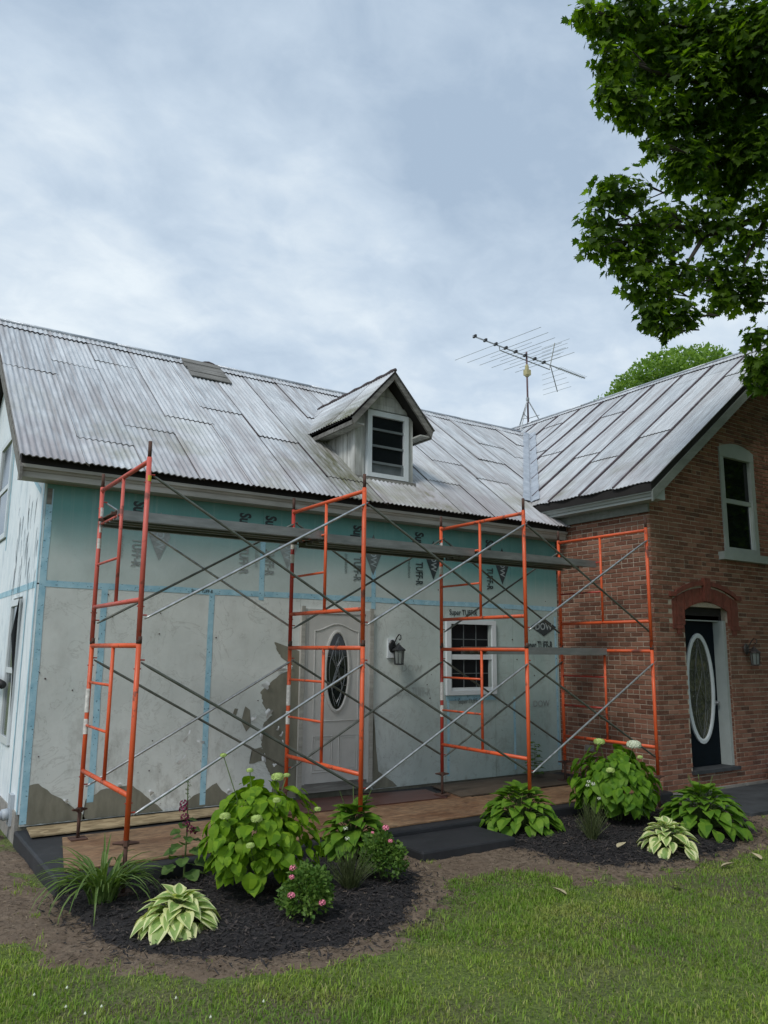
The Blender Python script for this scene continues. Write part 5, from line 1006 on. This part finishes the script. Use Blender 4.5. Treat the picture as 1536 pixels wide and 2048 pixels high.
def spikes(x, y, rx, h, n, label, seed, white):
    z = pz(x, y); t = tag(empty('lavender', (x, y, z)), label, 'lavender', 'wispy lavender clumps'); rs = random.Random(seed); mb = MB()
    for i in range(n):
        a = rs.random()*6.283; r0 = rx*.25*rs.random(); r1 = rx*rs.uniform(.3, 1.05); hh = h*rs.uniform(.5, 1.05)*(1-.35*(r1/rx)**2); p0 = Vector((x+r0*math.cos(a), y+r0*math.sin(a), z)); p1 = Vector((x+r1*.6*math.cos(a), y+r1*.6*math.sin(a), z+hh*.6)); p2 = Vector((x+r1*math.cos(a), y+r1*math.sin(a), z+hh)); mb.tube([p0, p1, p2], [.003, .0025, .0012], 3, False)
        for k in range(7): tt = .15+.8*k/7; q_ = p0.lerp(p1, tt*2) if tt < .5 else p1.lerp(p2, tt*2-1); d = Vector((rs.uniform(-1, 1), rs.uniform(-1, 1), .9)).normalized()*.035; s_ = Vector((-d.y, d.x, 0)).normalized()*.0025; mb.add([q_-s_, q_+s_, q_+d], [(0, 1, 2)])
    o = ob('foliage', mb, M_lav, t); o['kind'] = 'stuff'
    for wx, wy, wz_ in white: bloom('flower_tip', (x+wx, y+wy, z+wz_), .018, M_wpet, t, 14)
spikes(1.92, -3.12, .22, .34, 130, 'wispy lavender clump between the two rose bushes', 3, [(-.02, .05, .44), (-.02, .02, .37)])
spikes(4.82, -3.0, .18, .44, 110, 'wispy lavender clump between the wide hosta and the white flowered hydrangea', 6, [(-.04, .0, .52), (.0, .02, .55), (.02, -.02, .53), (.10, .05, .52), (.12, .0, .38)])
# hollyhock
x, y = .92, -2.14; z = pz(x, y); t = tag(empty('hollyhock', (x, y, z)), 'hollyhock spike with dark purple flowers beside the hydrangea', 'hollyhock'); st = MB().tube([(x, y, z), (x+.01, y, z+.4), (x, y+.01, z+.78)], [.008, .007, .004], 6); ob('stem', st, M_stem, t)
RND = [(0, .06), (.06, .26), (.25, .46), (.55, .52), (.82, .34), (1, .08)]; hl = leaf_mesh('leaf', RND, .2, .25, [M_hol], None, .06)
for i in range(22):
    a = i*2.4; f = i/22; r0 = .05+.11*(1-f); d = Vector((math.cos(a), math.sin(a), -.15+.2*f)); p = Vector((x, y, z+.06+.42*f))+d*r0*.6; ob('leaf', hl, None, t, M=orient(p, d, (rs.uniform(-.3, .3), rs.uniform(-.4, .1), 1), (.13*(1-.45*f),)*3))
for fx, fy, fz in ((-.03, -.04, .50), (-.02, -.05, .44), (.02, -.05, .40), (.06, -.03, .38), (-.04, -.02, .56), (-.03, .0, .60)): bloom('flower', (x+fx, y+fy, z+fz), .032, M_purple, t, 18, .9)
for k in range(7): bloom('bud', (x+.012*math.sin(k*2), y+.012*math.cos(k*2), z+.62+.03*k), .013, M_stem, t, 10)
# young weeds by the wall
for wx, wy, hh, lb in ((6.2, -1.95, .42, 'leafy weed growing at the slab edge near the brick'), (6.62, -.35, .46, 'tall weed against the wall beside the brick corner')):
    z = pz(wx, wy) if wy < -1.9 else .232; t = tag(empty('weed', (wx, wy, z)), lb, 'weed', 'weeds around the porch'); ob('stem', MB().tube([(wx, wy, z), (wx+.02, wy, z+hh)], [.005, .002], 5), M_stem, t)
    for i in range(26): a = i*2.4; f = i/26; d = Vector((math.cos(a), math.sin(a), .15)); ob('leaf', hl, None, t, M=orient(Vector((wx, wy, z+.03+hh*f))+d*.02, d, (0, 0, 1), (.11*(1-.55*f), .15*(1-.5*f), .1)))
# blue tub at the path, dry leaves
bt = tag(empty('blue_tub', (9.98, -2.1, G+.045)), 'blue plastic tub standing on the path by the brick wall', 'tub'); ob('bowl', MB().lathe((9.98, -2.1, G+.045), [(0, .0), (.20, .0), (.24, .17), (.225, .17), (.185, .015), (0, .015)], 20), M_blue, bt, True); ob('rim', MB().lathe((9.98, -2.1, G+.045), [(.238, .16), (.262, .165), (.262, .185), (.225, .185)], 20), M_blue, bt, True)
dl = leaf_mesh('fallen_leaf', OV, .5, -.2, [M_deadleaf])
for i, (x, y, lb) in enumerate(((4.72, -3.40, 'curled tan leaf lying on the mulch before the lavender'), (3.35, -4.05, 'pale dry leaf on the lawn beyond the step'), (4.3, -4.35, 'pale dry leaf lying on the open lawn'), (5.15, -4.2, 'dry leaf on the lawn edge below the variegated hosta'), (5.7, -4.25, 'dry leaf on the lawn edge by the wide hosta'))):
    tag(ob('fallen_leaf', dl, None, M=orient((x, y, pz(x, y)+.02), (math.cos(i*1.9), math.sin(i*1.9), .1), (.2, .1, 1), (.11, .13, .11))), lb, 'leaf', 'dry leaves on the ground')

# ------------------------------------------------------------------ trees
def maple_local():
    o = [(0, 0), (.10, .10), (.42, -.02), (.30, .14), (.62, .30), (.40, .36), (.50, .60), (.26, .50), (.20, .72), (.12, .70), (0, 1.0)]
    pts = o+[(-x, y) for x, y in o[-2:0:-1]]; pts = [(x, y, .12*abs(x)-.12*y*y) for x, y in pts]; return pts
LP = np.array(maple_local()); NL = len(LP)
CL = [(4.39,-3.65,8.87,0.12),(4.75,-3.65,8.90,0.25),(5.14,-3.72,9.17,0.40),(5.90,-3.77,9.32,0.54),(6.07,-4.30,9.01,0.57),(6.11,-4.73,8.59,0.49),(4.81,-3.71,8.44,0.25),(5.54,-3.66,8.75,0.41),(5.89,-4.05,8.39,0.52),(6.65,-4.21,8.49,0.53),(4.76,-3.71,8.01,0.21),(5.12,-3.70,7.99,0.27),(5.60,-3.78,7.99,0.37),(6.22,-3.92,7.89,0.41),(6.50,-4.30,7.66,0.40),(5.23,-3.89,7.39,0.12),(5.84,-3.83,7.48,0.34),(6.59,-3.85,7.55,0.36),(6.63,-4.26,7.09,0.23),(4.77,-3.60,6.87,0.22),(5.04,-3.68,6.96,0.22),(4.70,-3.50,6.63,0.21),(4.71,-3.45,6.36,0.21),(5.08,-3.48,6.52,0.25),(5.42,-3.63,6.75,0.25),(5.41,-3.56,6.41,0.25),(5.90,-3.61,6.85,0.32),(6.15,-3.90,6.86,0.32),(6.68,-3.99,6.80,0.32),(5.03,-3.51,6.20,0.21),(5.21,-3.58,5.99,0.22),(5.39,-3.66,5.83,0.25),(5.66,-3.68,6.19,0.25),(5.29,-3.66,5.54,0.17),(5.57,-3.74,5.61,0.25),(5.46,-3.75,5.41,0.12),(5.71,-3.83,5.61,0.14),(5.86,-3.79,6.09,0.17),(6.26,-3.85,6.30,0.29),(6.47,-3.94,6.07,0.29),(6.25,-3.89,5.91,0.14),(6.74,-4.04,6.23,0.26),(6.63,-4.02,5.90,0.13),(6.01,-4.44,5.24,0.15),(6.01,-4.49,4.95,0.20),(6.02,-4.37,4.91,0.13),(6.14,-4.42,4.76,0.15)]
r_ = np.random.default_rng(5); LPOS = []; LDIR = []; LOUT = []
for cx, cy, cz, cr in CL:
    cr = cr*.92; n = int((150 if cz < 7.2 else 230)*cr**2/.0625)+10; v = r_.normal(size=(n, 3)); v /= np.linalg.norm(v, axis=1)[:, None]; s = r_.random((n, 1))**.4; dep_ = np.array([fw.x, fw.y, 0])
    p = np.array([cx, cy, cz])+v*s*cr*.98+r_.uniform(-1, 1, size=(n, 3))*np.array([.05, .06, .04]); LPOS.append(p); LDIR.append(v*np.array([.7, .7, .3])+np.array([0, 0, -.75])+r_.normal(size=(n, 3))*.35); LOUT.append(v)
nI = sum(map(len, LPOS))
TRX, TRY = 10.6, -6.2                            # trunk, out of the picture to the right
for k in range(520):                             # the rest of the crown
    a = r_.random()*6.283; rad_ = 4.8*math.sqrt(r_.random()); cz = 4.8+r_.random()*8; c = np.array([TRX+rad_*math.cos(a), TRY+rad_*math.sin(a), cz])
    rel = c-np.array(CAM); lat_ = rel@np.array(rt); dp_ = rel@np.array(fw)
    if dp_ > 0 and lat_/dp_ < .53: continue
    if c[1] > -2.7 and c[2] < 8.6: continue
    n = 80; v = r_.normal(size=(n, 3)); v /= np.linalg.norm(v, axis=1)[:, None]; LPOS.append(c+v*(r_.random((n, 1))**.4)*.75); LDIR.append(v*np.array([.7, .7, .3])+np.array([0, 0, -.75])+r_.normal(size=(n, 3))*.35); LOUT.append(v)
for k in range(150):                             # unseen low boughs added to block sky light from the gable
    c = np.array([r_.uniform(8.6, 13.2), r_.uniform(-5.8, -3.0), r_.uniform(3.4, 7.5)]); rel = c-np.array(CAM)
    if rel@np.array(rt)/(rel@np.array(fw)) < .56: continue
    n = 70; v = r_.normal(size=(n, 3)); v /= np.linalg.norm(v, axis=1)[:, None]; LPOS.append(c+v*(r_.random((n, 1))**.4)*.6); LDIR.append(v*np.array([.7, .7, .3])+np.array([0, 0, -.75])+r_.normal(size=(n, 3))*.35); LOUT.append(v)
LPOS = np.concatenate(LPOS); LDIR = np.concatenate(LDIR); LOUT = np.concatenate(LOUT); nL = len(LPOS); D = LDIR/np.linalg.norm(LDIR, axis=1)[:, None]
up_ = np.array([0, 0, .75])+LOUT*.7+r_.normal(size=(nL, 3))*.38; A = np.cross(D, up_); A /= np.linalg.norm(A, axis=1)[:, None]; Nn = np.cross(A, D); sz = .062+.06*r_.random(nL)**1.3
maple = tag(empty('maple_tree', (TRX, TRY, G)), 'dark green maple whose leafy branches hang over the brick house', 'tree')
bark = MB().tube([(TRX, TRY, G-.05), (TRX+.05, TRY, 1.5), (TRX-.05, TRY+.05, 3.6), (TRX, TRY, 6), (TRX+.1, TRY+.1, 9), (TRX, TRY, 12)], [.42, .33, .29, .24, .16, .05], 14); ob('trunk', bark, M_bark, maple, True)
LIMB = [(TRX-.1, TRY, 5.2), (8.6, -5.1, 6.6), (6.88, -4.18, 7.06), (6.48, -3.99, 6.83), (6.12, -3.84, 6.69), (5.97, -3.76, 6.77), (5.47, -3.66, 6.69), (4.95, -3.53, 6.58), (4.72, -3.48, 6.50)]
br = MB().tube(LIMB, [.13, .075, .045, .038, .034, .03, .02, .012, .006], 8)
br.tube([(TRX-.1, TRY, 6.2), (8.4, -5.2, 8.2), (6.6, -4.3, 8.4), (5.4, -3.8, 8.5), (4.7, -3.65, 8.6)], [.12, .06, .035, .02, .007], 7); br.tube([(8.4, -5.2, 8.2), (6.9, -4.6, 9.0), (5.5, -3.8, 9.2), (4.5, -3.65, 8.95)], [.05, .03, .016, .006], 6); br.tube([(TRX-.2, TRY, 4.2), (8.3, -5.4, 5.4), (6.6, -4.6, 5.2), (6.0, -4.45, 5.0)], [.09, .04, .02, .006], 7); br.tube([(6.12, -3.84, 6.69), (5.8, -3.75, 6.2), (5.5, -3.7, 5.7), (5.4, -3.72, 5.5)], [.03, .018, .01, .004], 6); br.tube([(6.88, -4.18, 7.06), (6.6, -4.0, 6.4), (6.5, -3.95, 6.0)], [.03, .015, .006], 6); br.tube([(5.47, -3.66, 6.69), (5.1, -3.65, 6.9), (4.8, -3.6, 6.95)], [.014, .008, .004], 5); br.tube([(5.2, -3.6, 6.63), (5.05, -3.52, 6.3), (4.75, -3.45, 6.3)], [.012, .008, .004], 5)
for a, b_ in (((TRX, TRY, 6.5), (13.8, -6.8, 9)), ((TRX, TRY, 7), (10.5, -9.6, 9.6)), ((TRX, TRY, 7.5), (12.5, -3.8, 10)), ((TRX, TRY, 6), (8.6, -8.8, 8))): br.tube([a, tuple((p+q)/2+.2 for p, q in zip(a, b_)), b_], [.12, .07, .02], 7)
rs = random.Random(77)
for cx, cy, cz, cr in CL:                        # twigs into every clump
    if cr < .11: continue
    for k in range(4): a = rs.random()*6.28; e_ = Vector((cx+cr*.8*math.cos(a), cy+cr*.8*math.sin(a)*.6, cz+rs.uniform(-.8, .5)*cr)); h_ = Vector((cx+.35+cr*.3, cy-.12, cz+.05)); br.tube([h_, h_.lerp(e_, .5)+Vector((0, 0, .04)), e_], [.009, .006, .002], 4, False)
ob('branches', br, M_bark, maple, True)
camp = np.array(CAM); dist = np.linalg.norm(LPOS-camp, axis=1); outer_ = np.zeros(nL); 
rel = LPOS-camp; lat_ = rel@np.array(rt2); dp_ = rel@np.array(fw); vv = rel@np.array(up2); inview = (np.abs(lat_/dp_) < .48) & (np.abs(vv/dp_) < .64); sc_ = np.where(inview, sz/dist, 0); sel = np.argsort(-sc_)[:300]; m_ = np.ones(nL, bool); m_[sel] = False
def world_leaves(idx):
    return LPOS[idx][:, None, :]+(LP[None, :, 0:1]*A[idx][:, None, :]+LP[None, :, 1:2]*D[idx][:, None, :]+LP[None, :, 2:3]*Nn[idx][:, None, :])*sz[idx][:, None, None]
W = world_leaves(np.where(m_)[0]); nk = len(W); V = W.reshape(-1, 3)
# each leaf: a centre-rib split into quads/tris fan about point 0
tri = np.array([(0, i, i+1) for i in range(1, NL-1)]); F = (np.arange(nk)[:, None, None]*NL+tri[None]).reshape(-1, 3)
crown = ob('crown', npmesh('crown', V, F, M_maple), None, maple); crown['kind'] = 'stuff'
lm = bpy.data.meshes.new('leaf'); lm.from_pydata([tuple(p) for p in LP], [], [tuple(t) for t in tri]); setmats(lm, M_maple)
for i in sel: ob('leaf', lm, None, crown, M=Matrix(((A[i, 0]*sz[i], D[i, 0]*sz[i], Nn[i, 0]*sz[i], LPOS[i, 0]), (A[i, 1]*sz[i], D[i, 1]*sz[i], Nn[i, 1]*sz[i], LPOS[i, 1]), (A[i, 2]*sz[i], D[i, 2]*sz[i], Nn[i, 2]*sz[i], LPOS[i, 2]), (0, 0, 0, 1))))
# tree beyond the wing roof
def far_tree(x, y, h, blobs, label, seed):
    t = tag(empty('broadleaf_tree', (x, y, G)), label, 'tree', 'trees behind the house'); ob('trunk', MB().tube([(x, y, G-.05), (x+.2, y, h*.4), (x, y+.2, h*.8)], [.5, .36, .12], 10), M_bark, t, True); r2 = np.random.default_rng(seed); Ps = []; Ds = []; bl = MB()
    for bx, by, bz, brd in blobs:
        bl.tube([(x, y, h*.5), ((x+bx)/2, (y+by)/2, (h*.5+bz)/2+.3), (bx, by, bz)], [.16, .1, .03], 6); n = int(1500*brd**2); v = r2.normal(size=(n, 3)); v /= np.linalg.norm(v, axis=1)[:, None]; lump = 1+.18*np.sin(v[:, :1]*7+bx)*np.cos(v[:, 2:3]*6)+.16*np.sin(v[:, 1:2]*13+by)*np.sin(v[:, 2:3]*11); Ps.append(np.array([bx, by, bz])+v*(.55+.45*r2.random((n, 1))**.6)*brd*lump); Ds.append(v+r2.normal(size=(n, 3))*.6)
    P_, D_ = np.concatenate(Ps), np.concatenate(Ds); o = scatter('crown', len(P_), lambda r_, n: (P_, D_), .42, (.09, .20), M_far, t, seed); o['kind'] = 'stuff'; ob('branches', bl, M_bark, t, True)
import itertools
def ray(u, v, D): d = fw+rt2*((u-768)/1568)+up2*((1024-v)/1568); return CAM+d*D
bl = []; r3 = random.Random(9)
for u, v, rr in ((1200, 812, 16), (1240, 800, 26), (1265, 778, 36), (1300, 760, 42), (1330, 745, 42), (1365, 735, 38), (1395, 725, 34), (1425, 725, 30), (1455, 722, 14), (1290, 800, 40), (1350, 780, 50), (1410, 770, 50), (1460, 765, 40), (1520, 780, 40), (1320, 850, 60), (1400, 850, 60), (1240, 860, 40)):
    D_ = 36+r3.uniform(-2, 3); p = ray(u, v, D_); bl.append((p.x, p.y, p.z, rr*D_/1568*1.02))
c = ray(1350, 800, 37); far_tree(c.x, c.y, c.z, bl, 'light green treetop rising behind the wing roof ridge', 12)

# unseen tree row added to shade the brick front, mirrored in the panes
r4 = np.random.default_rng(31); Ps = []; Ds = []; tk = MB()
for tx_, ty_, th_ in ((13, -24, 14), (18, -21, 15), (23, -18, 15), (28, -14, 14), (32, -8, 13), (17, -27, 16)):
    tk.tube([(tx_, ty_, G-.05), (tx_+.1, ty_, th_*.45), (tx_, ty_, th_*.85)], [.4, .3, .1], 8)
    for k in range(16):
        c = np.array([tx_, ty_, th_*.58])+r4.normal(size=3)*np.array([1.7, 1.7, th_*.17]); n = 190; v = r4.normal(size=(n, 3)); v /= np.linalg.norm(v, axis=1)[:, None]; Ps.append(c+v*1.7*(r4.random((n, 1))**.4)); Ds.append(v+r4.normal(size=(n, 3))*.6)
P_, D_ = np.concatenate(Ps), np.concatenate(Ds); tl_ = scatter('shading_tree_row', len(P_), lambda r_, n: (P_, D_), .5, (.45, .8), M_maple, None, 3); tag(tl_, 'unseen row of leafy trees added to shade the brick front and panes', None, None, 'stuff')
ob('trunks', tk, M_bark, tl_, True)
